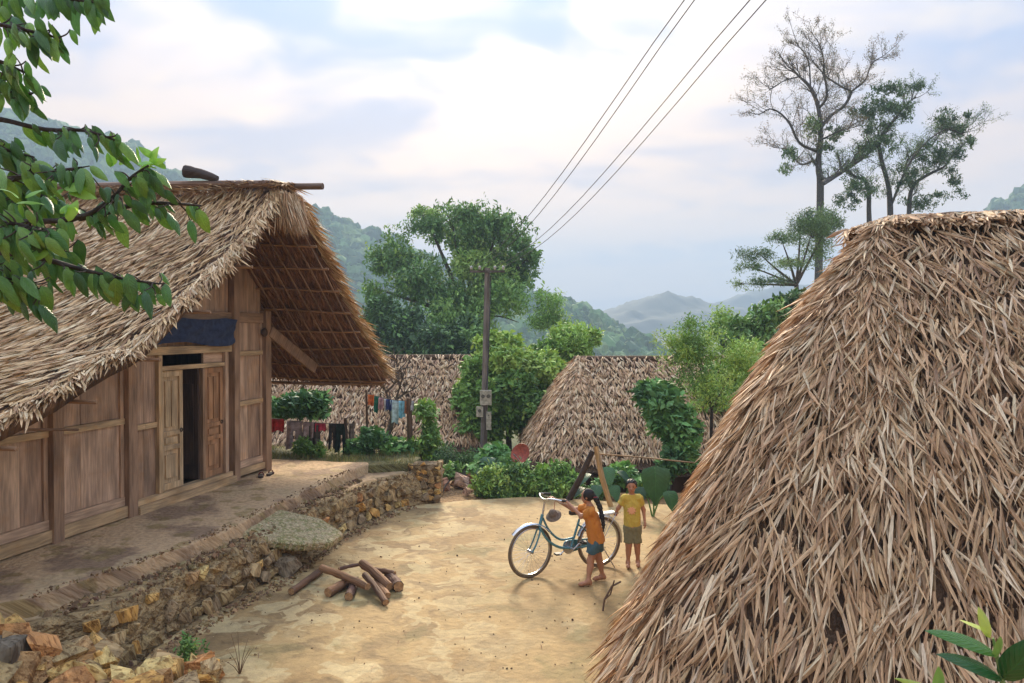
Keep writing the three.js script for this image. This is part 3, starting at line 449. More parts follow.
  const put = (PR, s, z, o = {}) => {
    const d = dirOf(PR, s), nrm = V(-d.y, d.x, 0); if (nrm.y < 0) nrm.negate(); const hop = r(), y = along(PR, s) + sag(s, z);
    const dir = d.clone().addScaledVector(V(0, 0, 1), (o.out ?? 0) + 0.55 * (r() + r() - 1)).addScaledVector(nrm, 0.25 * hop - 0.04 + (o.lift ?? 0));
    list.push({ m: frame(V(s, y, z).addScaledVector(nrm, -0.01 + 0.07 * hop).addScaledVector(d, -0.06), dir, nrm.clone().add(V(0, 0, 1.6 * (r() - 0.5))), (o.L ?? 0.3) * (0.6 + 0.8 * r()), (o.W ?? 0.028) * (0.6 + 0.8 * r())), c: tint(pick(TONES.warm, r), 0.8 + 0.42 * r(), 0.06, r) });
  };
  const Ln = lens(NEAR), cour = Math.round(Ln / 0.15);
  for (let i = 0; i < 46000; i++) { const j = Math.floor(r() * cour), t = clamp((j + 0.15 + 0.5 * r()) / cour), s = mix(3.55, -2.5, Math.pow(t, 0.96)); put(NEAR, s, mix(-6.2, 1.32, Math.sqrt(r()) * 0.5 + r() * 0.5)); }
  for (let i = 0; i < 2800; i++) { const tuft = r(), s = mix(3.5, -2.5, tuft) ; put(NEAR, s, 1.12 + 0.2 * r(), { out: (0.35 + 1.1 * r()) * (0.75 + 0.5 * n2(s * 3.1, 4)), L: 0.12 + 0.2 * r() * (1 + 0.5 * n2(s * 2.2, 9)), W: 0.026, lift: -0.55 * r() * r() }); }        // fringe along the near verge
  for (let i = 0; i < 4200; i++) { const s = mix(3.55, 7.2, r()); put(FARP, s, 1.24 + 0.12 * r(), { out: 0.9 * (r() - 0.3), L: 0.2 + 0.3 * r(), lift: 0.25 * (r() - 0.6) }); }
  for (let i = 0; i < 2600; i++) put(FARP, 7.1 + 0.1 * r(), mix(-3, 1.36, r()), { L: 0.16 + 0.22 * r(), lift: -0.35 * r() });
  for (let i = 0; i < 7000; i++) put(FARP, mix(3.55, 7.2, r()), mix(-5, 1.34, r()));
  // the underside of the far slope: leaf ends hang between the battens
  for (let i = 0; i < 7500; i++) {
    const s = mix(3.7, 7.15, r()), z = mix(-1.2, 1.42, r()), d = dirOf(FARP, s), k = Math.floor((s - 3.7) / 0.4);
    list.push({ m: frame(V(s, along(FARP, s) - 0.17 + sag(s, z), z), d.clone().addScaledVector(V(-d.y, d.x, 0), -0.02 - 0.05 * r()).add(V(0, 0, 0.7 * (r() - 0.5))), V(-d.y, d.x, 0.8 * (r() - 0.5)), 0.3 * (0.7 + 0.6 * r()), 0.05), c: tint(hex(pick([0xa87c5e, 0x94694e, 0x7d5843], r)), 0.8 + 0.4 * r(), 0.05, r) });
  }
  for (let i = 0; i < 900; i++) { const a = r() * 0.35; list.push({ m: frame(V(3.55 + 0.5 * (r() - 0.5), 4.4 - a * 0.5, 1.3 + 0.16 * r()), V(0.5 * (r() - 0.5), -1, 0.5 * r()), V(r() - 0.5, 0, 1), 0.3 + 0.25 * r(), 0.026), c: tint(pick(TONES.grey, r), 0.8 + 0.3 * r(), 0.05, r) }); }
  for (let i = 0; i < 3000; i++) { const z = mix(-5.5, 1.42, r()), sd = r() < 0.5 ? -1 : 1; list.push({ m: frame(V(3.55 + sd * 0.03, 4.5 + 0.05 * r() + sag(3.5, z), z), V(sd * (0.5 + r()), -0.35 * r(), 1.2 * (r() - 0.5)), V(0, 1, 0), 0.28 * (0.6 + 0.8 * r()), 0.028), c: tint(pick(TONES.warm, r), 0.75 + 0.4 * r(), 0.06, r) }); }
  scatterThatch(list, strawBlades, roof);
  tag(roof, 'shaggy thatched gable roof with bamboo rafters');
  // bamboo poles leaning by the left end of the wall
  const hp = (s, y, z) => V(s, y, z).applyMatrix4(_m.makeRotationY(HOUSE.rotation.y)).add(HOUSE.position);
  solo('bamboo_pole', tube([hp(-0.6, 1.35, 0.5), hp(0.45, 1.98, 0.85)], 0.022, 6), pole, 'thin bamboo pole slanting up to the eave at the left edge', 'pole');
  solo('bamboo_pole', tube([hp(-0.6, 1.45, 0.55), hp(0.35, 1.33, 0.62)], 0.016, 6), pole, 'thin bamboo stick level with the wall rail at the left edge', 'pole');
  // the blue cloth above the door
  const pos = [], idx = [], uv = [], nx = 44, ny = 12; for (let j = 0; j <= ny; j++) for (let i = 0; i <= nx; i++) { const u = i / nx, v = j / ny, sagc = 0.03 * Math.sin(u * Math.PI * 2.0) * (v - 0.2); pos.push(...hp(mix(1.6, 4.15, u), mix(2.58, 2.2, v) + sagc - 0.03 * Math.abs(Math.sin(u * 7)) * (1 - v) - 0.03 * Math.sin(u * 9) * v, 0.14 + 0.03 * Math.sin(u * 21 + v * 3 + 2 * n2(u * 3, v)) * (0.4 + 0.6 * v) + 0.025 * n2(u * 9, v * 2.5)).toArray()); uv.push(u * 2.6, v * 0.4); }
  for (let j = 0; j < ny; j++) for (let i = 0; i < nx; i++) { const a = j * (nx + 1) + i; idx.push(a, a + nx + 1, a + 1, a + 1, a + nx + 1, a + nx + 2); }
  solo('door_cloth', geom(pos, idx, uv), std(0x3f4a68, { map: mottle, roughness: 0.95 }), 'dark blue cloth hung across the wall above the door', 'cloth');
  // sandals by the wall
  for (const [s, z, a, l] of [[4.62, 0.28, 0.4, 'dark sandal nearer the door under the right wall panel'], [4.82, 0.33, 0.15, 'dark sandal nearer the corner post under the right wall panel']]) {
    const t = thing('sandal', l, 'sandal', hp(s, 0.0, z).toArray(), HOUSE.rotation.y + a, 'sandals by the wall'), sh = new THREE.Shape(); sh.moveTo(-0.11, -0.03); sh.bezierCurveTo(-0.13, 0.04, -0.05, 0.035, 0, 0.03); sh.bezierCurveTo(0.06, 0.05, 0.13, 0.04, 0.12, 0); sh.bezierCurveTo(0.12, -0.05, 0.03, -0.035, -0.02, -0.035); sh.bezierCurveTo(-0.06, -0.045, -0.1, -0.05, -0.11, -0.03);
    const g = new THREE.ExtrudeGeometry(sh, { depth: 0.02, bevelEnabled: true, bevelSize: 0.006, bevelThickness: 0.005, bevelSegments: 2 }).rotateX(-Math.PI / 2).translate(0, 0.006, 0);
    part('sole', g, std(0x3b2f2c), t); part('strap', tube(bent([[0.03, 0.02, -0.045], [0.05, 0.06, -0.02], [0.05, 0.065, 0.015], [0.03, 0.02, 0.045]], 10), 0.009, 6), std(0x6b2b28), t);
  }
}

// ---------------------------------------------------------------- the near hut on the right
{
  const hut = thing('thatched_hut', 'low hut with a huge palm-leaf thatched roof at the near right', 'hut', [0.52, 0, -5.77], -Math.atan2(0.33, 0.944));
  const wallM = wood(0x6d5443); for (const [a, b, c, d] of [[1.3, 9, -1.45, -1.37], [1.3, 9, -7.3, -7.22]]) part('wall', box(a, b, 0, 1.3, c, d), wallM, hut); for (const a of [1.3, 8.92]) part('wall', box(a, a + 0.08, 0, 1.3, -7.21, -1.46), wallM, hut);
  const roof = new THREE.Group(); roof.name = 'roof'; hut.add(roof);
  const S = hipRoof(roof, { L: 10.2, D: 8.54, inset: 2.5, eave: 0.08, ridge: 4.25, round: 0.85, bulge: 0.33 });
  // q runs from the right front corner along the front eave to the left end and round the back
  const all = [...thatchHip(S, { q0: 1.5, q1: 17.5, rows: 78, step: 0.038, L: 0.43, W: 0.03, courses: 17, clump: 0.48, tones: TONES.grey, seed: 201, lift: 0.18, spread: 0.42 }), ...thatchHip(S, { q0: 17.5, q1: S.total + 1.5, rows: 30, step: 0.16, L: 0.52, W: 0.07, tones: TONES.grey, seed: 202, lift: 0.2, spread: 0.5 })];
  // the ridge roll: leaves laid along and over the ridge
  const r = rng(203);
  part('ridge_roll', tube(bent([[2.2, 4.14, -4.27], [2.7, 4.29, -4.27], [4.5, 4.28, -4.27], [7.6, 4.3, -4.27]], 24), 0.13, 10, true, 0.25, 5), strawBed, roof);
  for (let i = 0; i < 1500; i++) { const x = mix(2.15, 7.6, r()), a = (r() - 0.35) * 2.2; all.push({ m: frame(V(x, 4.29 + 0.155 * Math.cos(a) + (x < 2.65 ? (x - 2.65) * 0.3 : 0), -4.27 + 0.17 * Math.sin(a)), V(r() < 0.75 ? 0.5 * (r() - 0.5) : 2 * (r() - 0.5), -0.4 * r() - 0.15, Math.sin(a) * 1.2), V(0, 1, 0.3), 0.34 * (0.6 + 0.6 * r()), 0.045 * (0.6 + 0.8 * r())), c: tint(pick(TONES.grey, r), 0.75 + 0.4 * r(), 0.06, r), pos: V(x, 4.6, -4.3), hop: 0 }); }
  hut.updateMatrixWorld(true);
  const inView = [], rest = [];
  for (const e of all) { const p = e.pos.clone().applyMatrix4(hut.matrixWorld), d = -p.z, px = 512 + p.x / d * F, py = HORIZON - (p.y - EYE) / d * F; e.d = d; (px < 1015 && px > 600 && py < 640 && py > 200 && d < 8.2 && e.hop > 0.6 ? inView : rest).push(e); }
  inView.sort((a, b) => a.d - b.d - (a.hop - b.hop) * 6);
  const mats = TONES.grey.map((c) => std(c.map((v) => v * 0.95), { map: strawTex, roughness: 0.7 }));
  inView.slice(0, 290).forEach((e, i) => { const m = part('thatch_leaf', palmBlades[i % 5], mats[i % mats.length], roof); m.matrixAutoUpdate = false; m.matrix.copy(e.m); m.matrix.decompose(m.position, m.quaternion, m.scale); m.updateMatrix(); });
  scatterThatch(rest.concat(inView.slice(290)), palmBlades, roof);
  // a forked stick poking out under the eave
  solo('forked_stick', [tube([V(1.0, -0.02, -8.35), V(1.02, 0.12, -8.35), V(1.1, 0.27, -8.35), V(1.2, 0.33, -8.33)], 0.011, 5), tube([V(1.03, 0.13, -8.35), V(1.08, 0.2, -8.3), V(1.12, 0.36, -8.28)], 0.008, 5)], wood(0x6d5443), 'thin forked stick standing at the left foot of the near thatched roof', 'stick');
}
// ---------------------------------------------------------------- the two huts beyond the yard
function farHut(label, x0, d0, o, q) {
  const hut = thing('far_thatched_hut', label, 'hut', [x0, 0, -d0], o.turn ?? 0), g = -1.95, wm = wood(0x6d5443);
  for (const [a, b, c, d] of [[0.6, o.L - 0.6, -0.75, -0.68], [0.6, o.L - 0.6, -o.D + 0.68, -o.D + 0.75]]) part('wall', box(a, b, g, o.eave + 0.5, c, d), wm, hut); for (const a of [0.6, o.L - 0.68]) part('wall', box(a, a + 0.08, g, o.eave + 0.5, -o.D + 0.76, -0.76), wm, hut);
  const roof = new THREE.Group(); roof.name = 'roof'; hut.add(roof); const S = hipRoof(roof, o);
  scatterThatch(thatchHip(S, { q0: 0, q1: S.total * 0.62, rows: 60, step: 0.06, L: 0.27, W: 0.046, courses: 15, tones: TONES.pink, lift: 0.12, spread: 0.42, ...q }), palmBlades, roof);
  part('ridge_roll', tube([V(o.inset - 0.1, o.ridge + 0.02, -o.D / 2), V(o.L - (o.ridgeEnd ?? o.inset) + 0.1, o.ridge + 0.02, -o.D / 2)], 0.1, 8, true, 0.3), strawBed, roof);
}
farHut('far hut with a long thatched roof behind the washing line', -11, 20.0, { L: 10.2, D: 6.2, inset: 1.2, ridgeEnd: 0.5, eave: -0.12, ridge: 2.24, round: 0.6, bulge: 0.08 }, { seed: 301 });
farHut('far hut with a rounded thatched roof behind the boy and girl', 0.36, 16.4, { L: 7.0, D: 6.2, inset: 1.42, eave: 0.08, ridge: 2.33, round: 0.9, bulge: 0.1, turn: 0.03 }, { seed: 302 });

// ---------------------------------------------------------------- trees and shrubs
function sprig(n, L, W, seed, spread = 0.5) { const r = rng(seed), list = []; for (let i = 0; i < n; i++) { const g = blade(L * (0.7 + 0.5 * r()), W * (0.8 + 0.4 * r()), { seg: 2, prof: (t) => Math.sin(Math.PI * clamp(0.08 + 0.88 * t)), curl: -0.2 - 0.3 * r(), fold: 0.25 }), d = V(r() - 0.5, (r() - 0.5) * 0.9, r() - 0.5); g.applyMatrix4(frame(V(r() - 0.5, r() - 0.5, r() - 0.5).multiplyScalar(spread), d, V(r() - 0.5, 1, r() - 0.5))); list.push(g); } return merge(list); }
const SPRIG = sprig(7, 0.55, 0.24, 401, 0.75), FINE = sprig(9, 0.4, 0.1, 402, 0.9), BROAD = sprig(5, 0.7, 0.36, 403, 0.6);
const GREENS = { deep: [0x567a38, 0x668840, 0x466430, 0x789a4a], mid: [0x749a40, 0x88ac4a, 0x608636, 0xa6c05a], light: [0xaac255, 0xc0d262, 0x90b04a, 0xdade70], leafy: [0x769a4a, 0x8aac54, 0x648842, 0xa2be62], twig: [0x8c7658, 0x7e7050, 0x9a8058, 0x767c4f], dusky: [0x627e4a, 0x748e52, 0x546c40, 0x869c5c], teal: [0x568244, 0x68964e, 0x446c38, 0x7eaa58] };
for (const k in GREENS) GREENS[k] = GREENS[k].map(hex);
const foliageMat = leafMat(0xffffff, { transmission: 0.2 }), bark = std(0x6f5f50, { map: mottle, bumpMap: rough, bumpScale: 0.02 }), barkDark = std(0x4b4038, { map: mottle, bumpMap: rough, bumpScale: 0.02 });
function foliage(parent, clumps, { n, size, tones, seed, geo = SPRIG, shell = 0.45, name = 'foliage', droop = 0, lace = false }) {
  const r = rng(seed), w = clumps.map((c) => (c.w ?? 1) * Math.pow(c.r[0] * c.r[1] * (c.r[2] ?? c.r[0]), 0.75)), sum = w.reduce((a, b) => a + b, 0), ms = [], cs = [], q = new THREE.Quaternion(), e = new THREE.Euler();
  clumps.forEach((c, k) => {
    const m = Math.round(n * w[k] / sum), tone = pick(tones, r);
    const lobes = []; for (let i = 0; i < 7; i++) { const a = V(r() - 0.5, r() - 0.4, r() - 0.5).normalize().multiplyScalar(lace ? 0.7 : 0.62); lobes.push([a, lace ? 0.3 + 0.6 * r() : 0.35 + 0.3 * r()]); }      // a crown is made of smaller tufts
    for (let i = 0; i < m; i++) {
      const [lc, lr] = lobes[Math.floor(r() * 7)], d = V(r() - 0.5, r() - 0.5, r() - 0.5).normalize().multiplyScalar(Math.pow(r(), shell) * lr).add(lc);
      const p = V(c.c.x + d.x * c.r[0], c.c.y + d.y * c.r[1], c.c.z + d.z * (c.r[2] ?? c.r[0])), s = size * (0.6 + 0.8 * r());
      q.setFromEuler(e.set((r() - 0.5) * 2 + droop, r() * 6.3, (r() - 0.5) * 2)); ms.push(new THREE.Matrix4().compose(p, q, V(s, s, s)));
      cs.push(tint(r() < 0.7 ? tone : pick(tones, r), 0.8 + 0.45 * r(), 0.12, r));
    }
  });
  return many(name, geo, foliageMat, ms, cs, parent, true);
}
const C = (px, py, rx, ry, d, rz) => ({ c: at(px, py, d), r: [rx * d / F, ry * d / F, (rz ?? (rx + ry) / 2) * d / F] });
function limbs(list, seed, sides = 6) { return merge(list.map(([pts, r0, r1], i) => { const p = bent(pts, Math.max(6, pts.length * 3)); return tube(p, p.map((_, k) => mix(r0, r1, k / (p.length - 1))), sides, true, 0.15, seed + i); })); }
function rel(o) { const inv = o.position; return (p) => p.clone().sub(inv); }
function tree(name, label, base, d, clumps, o) {
  const t = thing(name, label, o.category ?? 'tree', base.toArray(), 0, o.group), R = rel(t), r = rng(o.seed), list = [];
  const local = clumps.map((c) => ({ ...c, c: R(c.c) })), top = o.fork ? R(o.fork) : local[0].c.clone().multiplyScalar(0.5);
  if (o.trunk !== 0) {
    list.push([[V(0, -0.3, 0), V(0.05, top.y * 0.4, 0.02), top], o.trunk, o.trunk * 0.7]);
    for (const c of local) list.push([[top, top.clone().lerp(c.c, 0.5).add(V(0.1 * (r() - 0.5), 0.12 * c.r[1], 0)), c.c.clone().add(V(0, c.r[1] * 0.3, 0))], o.trunk * 0.5, o.trunk * 0.1]);
    for (const c of local) for (let k = 0; k < 4; k++) { const e = V((r() - 0.5) * 1.5 * c.r[0], (r() - 0.2) * 1.2 * c.r[1], (r() - 0.5) * 1.5 * (c.r[2] ?? c.r[0])).add(c.c); list.push([[c.c.clone(), c.c.clone().lerp(e, 0.5).add(V(0, 0.06 * c.r[1], 0)), e], o.trunk * 0.16, o.trunk * 0.04]); }
    part('trunk', limbs(list, o.seed), o.bark ?? bark, t);
  }
  foliage(t, local, o); return t;
}
const foot = (px, d, y) => { const p = at(px, 330, d); p.y = y ?? groundY(p.x, d); return p; };

tree('broad_tree', 'big broad-crowned tree rising behind the long far thatched roof', foot(470, 44), 44, [C(470, 268, 48, 40, 44), C(452, 228, 44, 22, 44), C(497, 242, 36, 30, 43), C(398, 264, 26, 28, 44), C(430, 300, 40, 34, 43), C(515, 285, 22, 34, 45), C(485, 315, 50, 30, 42), C(376, 292, 12, 11, 43), C(425, 218, 18, 10, 45), C(528, 262, 12, 14, 44)], { trunk: 0.42, fork: at(468, 318, 44), n: 9000, size: 0.36, tones: GREENS.leafy, seed: 411, shell: 0.7, lace: true, geo: SPRIG });
tree('bushy_tree', 'low dark bushy tree left of the big broad tree, over the roof', foot(385, 40), 40, [C(385, 328, 28, 30, 40), C(362, 340, 26, 22, 40), C(410, 335, 26, 26, 39), C(340, 345, 20, 14, 41)], { trunk: 0.25, fork: at(388, 345, 40), n: 4400, size: 0.42, tones: GREENS.deep, seed: 412 });
tree('bushy_tree', 'low dark tree directly under the big broad tree crown', foot(455, 36), 36, [C(455, 338, 34, 24, 36), C(485, 345, 28, 20, 36), C(430, 346, 20, 18, 36)], { trunk: 0.22, fork: at(458, 350, 36), n: 3800, size: 0.4, tones: GREENS.deep, seed: 413 });
tree('garden_tree', 'dense green tree standing just behind the electricity pole', foot(508, 21.5), 21.5, [C(500, 372, 34, 30, 21.5), C(478, 388, 26, 30, 21), C(535, 375, 32, 28, 22), C(520, 405, 40, 32, 21), C(494, 418, 36, 26, 20.8), C(548, 400, 22, 28, 22), C(500, 346, 24, 14, 22)], { trunk: 0.12, fork: at(508, 425, 21.5), n: 8000, size: 0.23, tones: GREENS.mid, seed: 414, geo: BROAD });
tree('light_tree', 'light green tree between the garden tree and the right far roof', foot(568, 25), 25, [C(560, 350, 30, 18, 25), C(580, 345, 26, 16, 26), C(548, 362, 24, 16, 25), C(575, 366, 26, 18, 25)], { trunk: 0.1, fork: at(566, 375, 25), n: 3600, size: 0.24, tones: [...GREENS.mid, GREENS.light[2]], seed: 415, lace: true });
tree('slender_tree', 'thin open tree standing right of the big broad tree against the ridge', foot(555, 40), 40, [C(548, 300, 16, 14, 40), C(560, 318, 18, 12, 40), C(542, 325, 14, 12, 40), C(565, 335, 14, 10, 40)], { trunk: 0.1, fork: at(555, 335, 40), n: 420, size: 0.5, tones: GREENS.mid, seed: 416, geo: FINE });
tree('shrub_tree', 'leafy open shrub in front of the right end of the far round roof', foot(708, 15.2), 15.2, [C(700, 365, 30, 30, 15.4), C(725, 350, 26, 22, 15.6), C(676, 352, 26, 20, 15.4), C(716, 392, 28, 20, 15.2), C(738, 368, 20, 24, 15.6), C(690, 330, 14, 16, 15.4)], { trunk: 0.045, fork: at(712, 410, 15.2), n: 1700, size: 0.19, tones: GREENS.mid, seed: 417, lace: true, geo: FINE, bark: barkDark });
tree('dark_shrub', 'dense dark green bush against the far round roof above the boy', foot(668, 15.0), 15.0, [C(664, 402, 22, 20, 15), C(672, 425, 24, 20, 14.9), C(652, 395, 14, 12, 15), C(684, 440, 18, 18, 14.8)], { trunk: 0.04, fork: at(668, 440, 15), n: 1500, size: 0.22, tones: GREENS.teal, seed: 418, geo: BROAD, bark: barkDark });
tree('leafy_shrub', 'light green bush right of the far round roof under the thin sapling', foot(735, 18.5), 18.5, [C(735, 385, 26, 26, 18.5), C(715, 405, 24, 24, 18.3), C(755, 375, 22, 26, 18.6), C(700, 425, 22, 22, 18.2)], { trunk: 0.06, fork: at(732, 410, 18.5), n: 2200, size: 0.2, tones: GREENS.mid, seed: 422, lace: true });
tree('valley_tree', 'feathery layered tree left of the tall bare tree above the near roof', foot(800, 34), 34, [C(812, 238, 24, 24, 34), C(830, 225, 18, 20, 34.5), C(800, 222, 14, 10, 34), C(780, 240, 18, 7, 33.5), C(758, 255, 22, 6, 33.5), C(790, 262, 20, 6, 33.5), C(750, 268, 16, 5, 33.5), C(768, 282, 22, 5, 33), C(740, 285, 8, 4, 33)], { trunk: 0.14, fork: at(796, 285, 34), n: 1900, size: 0.3, tones: GREENS.dusky, seed: 419, lace: true, geo: FINE });
tree('roadside_bush', 'dark green bush peeping out behind the left slope of the near roof', foot(775, 24), 24, [C(770, 322, 26, 18, 24), C(748, 335, 24, 16, 24), C(792, 308, 20, 18, 24.5), C(735, 350, 20, 16, 23.5), C(770, 350, 30, 20, 24)], { trunk: 0.1, fork: at(775, 350, 24), n: 2300, size: 0.3, tones: GREENS.deep, seed: 420, geo: SPRIG });
tree('thin_sapling', 'spindly sapling with sparse leaves above the far round roof', foot(722, 26), 26, [C(722, 318, 14, 10, 26), C(712, 332, 12, 8, 26), C(735, 328, 12, 8, 26)], { trunk: 0.05, fork: at(722, 345, 26), n: 240, size: 0.36, tones: GREENS.mid, seed: 421, geo: FINE });

// the two tall open trees against the sky
function tallTree(label, base, main, clumps, o) {
  const t = thing('tall_tree', label, 'tree', base.toArray()), R = rel(t), r = rng(o.seed), list = [], tips = [];
  const P = (a) => R(at(a[0], a[1], o.d + (a[2] ?? 0)));
  const sprout = (p, dir, len, rad, lev) => {
    const a = p.clone(), b = p.clone().addScaledVector(dir, len * 0.5).add(V((r() - 0.5) * 0.2 * len, (r() - 0.3) * 0.2 * len, (r() - 0.5) * 0.2 * len)), c = b.clone().addScaledVector(dir, len * 0.5).add(V((r() - 0.5) * 0.35 * len, (r() - 0.2) * 0.3 * len, (r() - 0.5) * 0.35 * len));
    list.push([[a, b, c], rad, rad * 0.45]); tips.push(c, b.clone().lerp(c, 0.4).add(V((r() - 0.5) * 0.25, (r() - 0.5) * 0.25, (r() - 0.5) * 0.25)), b.clone());
    if (lev > 0) for (let k = 0; k < o.kids; k++) { const f = r(); sprout(f < 0.5 ? b : c, dir.clone().add(V((r() - 0.5) * 2.0, (r() - 0.35) * 1.4, (r() - 0.5) * 2.0)).normalize(), len * (0.5 + 0.3 * r()), rad * 0.55, lev - 1); }
  };
  for (const [pts, r0, r1] of main) {
    const p = pts.map(P); list.push([p, r0, r1]);
    for (let i = o.skip ?? 1; i < p.length; i++) for (let k = 0; k < o.twigs; k++) { const dir = p[i].clone().sub(p[i - 1]).normalize().add(V((r() - 0.5) * 2.2, (r() - 0.25) * 1.6, (r() - 0.5) * 1.6)).normalize(); if (pts[i][1] < o.below) sprout(p[i].clone().lerp(p[i - 1], r() * 0.8), dir, o.len * (0.5 + 0.8 * r()), Math.max(0.022, r1 * 0.7), o.lev); }
  }
  part('trunk', limbs(list, o.seed, 5), std(0x6b635c, { map: mottle }), t);
  if (clumps.length) foliage(t, clumps.map((c) => ({ ...c, c: R(c.c) })), o.leaves);
  const ms = [], cs = []; for (const p of tips) if (r() < o.tipLeaf) { ms.push(new THREE.Matrix4().compose(p, new THREE.Quaternion().setFromEuler(new THREE.Euler(r() * 6, r() * 6, r() * 6)), V(1, 1, 1).multiplyScalar(o.tipSize * (0.6 + 0.8 * r())))); cs.push(tint(pick(GREENS[o.tipTones ?? 'dusky'], r), 0.8 + 0.3 * r(), 0.1, r)); }
  if (ms.length) many('tip_leaves', FINE, foliageMat, ms, cs, t, true);
  return t;
}
{
  const d = 46;
  tallTree('tall half-bare tree with a straight pale trunk against the sky', foot(818, d), [
    [[[818, 372], [818, 300], [818, 259], [819, 183], [817, 164], [819, 141], [817, 110], [809, 89], [798, 78], [790, 70]], 0.30, 0.05],
    [[[819, 129], [828, 118, 0.5], [844, 105, 1], [849, 93, 1], [840, 88, 0.8], [825, 78, 0.5], [813, 65, 0.3]], 0.12, 0.035], [[[849, 93, 1], [863, 82, 1], [870, 65, 1.3], [882, 57, 1.5]], 0.07, 0.025],
    [[[817, 110], [825, 99, -0.5], [823, 76, -0.8], [821, 57, -0.8], [815, 40, -1]], 0.09, 0.025], [[[815, 152], [798, 143, -0.8], [787, 122, -1.2], [771, 110, -1.5], [757, 116, -1.8]], 0.1, 0.025], [[[798, 78], [783, 82, -0.5], [768, 91, -1]], 0.05, 0.02],
    [[[809, 89], [806, 60, 0.5], [794, 44, 0.8]], 0.05, 0.02], [[[816, 160], [800, 165, 1], [785, 150, 1.6], [772, 148, 2]], 0.06, 0.02], [[[819, 141], [838, 132, -1.2], [852, 128, -2]], 0.06, 0.02]],
    [C(806, 128, 12, 10, d), C(834, 134, 12, 9, d), C(789, 158, 7, 12, d), C(784, 170, 5, 9, d), C(820, 150, 12, 7, d)], { d, seed: 431, twigs: 4, kids: 3, lev: 2, len: 0.95, below: 172, tipLeaf: 0.5, tipSize: 0.24, tipTones: 'twig', skip: 1, leaves: { n: 420, size: 0.26, shell: 0.7, lace: true, tones: GREENS.dusky, seed: 432, geo: SPRIG } });
  tallTree('tall tree with many crooked leafy limbs right of the half-bare one', foot(880, d + 2), [
    [[[872, 372], [870, 300], [868, 217], [865, 183], [852, 176], [838, 168]], 0.22, 0.05], [[[885, 372], [890, 300], [889, 209], [887, 186], [880, 160], [878, 141], [893, 120], [905, 105], [914, 98]], 0.22, 0.04], [[[910, 372], [909, 300], [908, 207], [912, 186], [927, 175], [943, 167], [955, 150]], 0.2, 0.04],
    [[[840, 173], [852, 165], [866, 155], [878, 141]], 0.13, 0.09], [[[912, 186], [904, 170, 1], [908, 158, 1], [931, 145, 1], [939, 133, 1]], 0.09, 0.03], [[[822, 184, -2], [840, 173]], 0.16, 0.13], [[[889, 209], [905, 170, -1], [918, 150, -1], [945, 130, -1], [962, 136, -1]], 0.08, 0.03]],
    [C(884, 98, 20, 13, d), C(862, 122, 22, 16, d), C(894, 118, 22, 16, d), C(908, 92, 14, 9, d), C(940, 122, 16, 13, d), C(962, 137, 14, 14, d), C(946, 165, 18, 18, d), C(954, 190, 10, 14, d), C(862, 192, 20, 14, d), C(922, 200, 24, 10, d), C(902, 180, 18, 14, d), C(880, 150, 22, 14, d), C(926, 152, 16, 12, d), C(845, 200, 16, 10, d), C(972, 118, 8, 6, d)],
    { d: d + 0.5, seed: 433, twigs: 4, kids: 3, lev: 2, len: 0.85, below: 205, tipLeaf: 0.5, tipSize: 0.28, skip: 1, leaves: { n: 3400, size: 0.23, shell: 0.9, lace: true, tones: [GREENS.dusky[2], GREENS.deep[2], GREENS.dusky[0]], seed: 434, geo: SPRIG } });
}
// shrubs round the yard's far edge
const bush = (label, px, py, d, clumps, o) => tree(o.name ?? 'bush', label, foot(px, d, o.y), d, clumps, { category: 'bush', trunk: 0.018, fork: at(px, py, d), bark: barkDark, ...o });
bush('dark bush above the red clothes on the washing line', 300, 425, 16.4, [C(303, 405, 22, 11, 16.4), C(285, 408, 14, 10, 16.4), C(318, 404, 12, 9, 16.5)], { n: 700, size: 0.2, tones: GREENS.teal, seed: 441, geo: BROAD, y: 0.6 });
bush('green bush below the grey trousers on the washing line', 305, 450, 14.6, [C(303, 448, 10, 6, 14.6), C(314, 451, 9, 5, 14.6)], { n: 260, size: 0.13, tones: GREENS.mid, seed: 442, y: 0.66 });
bush('leafy bush under the dark clothes near the bare shrub', 370, 452, 15.0, [C(370, 441, 14, 11, 15), C(388, 447, 14, 9, 15), C(356, 450, 10, 7, 15), C(402, 452, 10, 6, 15)], { n: 900, size: 0.17, tones: GREENS.teal, seed: 443, y: 0.4, geo: BROAD });
bush('bright green bush right of the wooden post by the washing', 420, 452, 15.2, [C(426, 416, 10, 11, 15.4), C(428, 436, 12, 13, 15.4), C(420, 449, 13, 8, 15.3)], { n: 800, size: 0.16, tones: GREENS.mid, seed: 444, y: 0.2 });
bush('low dark undergrowth left of the electricity pole foot', 455, 462, 17.5, [C(440, 455, 26, 8, 17.5), C(466, 458, 20, 8, 17.5), C(418, 455, 20, 7, 17.5)], { n: 900, size: 0.2, tones: GREENS.deep, seed: 445, geo: FINE });
bush('big-leaved dark bush at the foot of the electricity pole', 492, 470, 16.0, [C(496, 460, 20, 10, 16), C(512, 470, 20, 10, 15.8), C(484, 470, 14, 8, 15.8)], { n: 620, size: 0.24, tones: GREENS.teal, seed: 446, geo: BROAD });
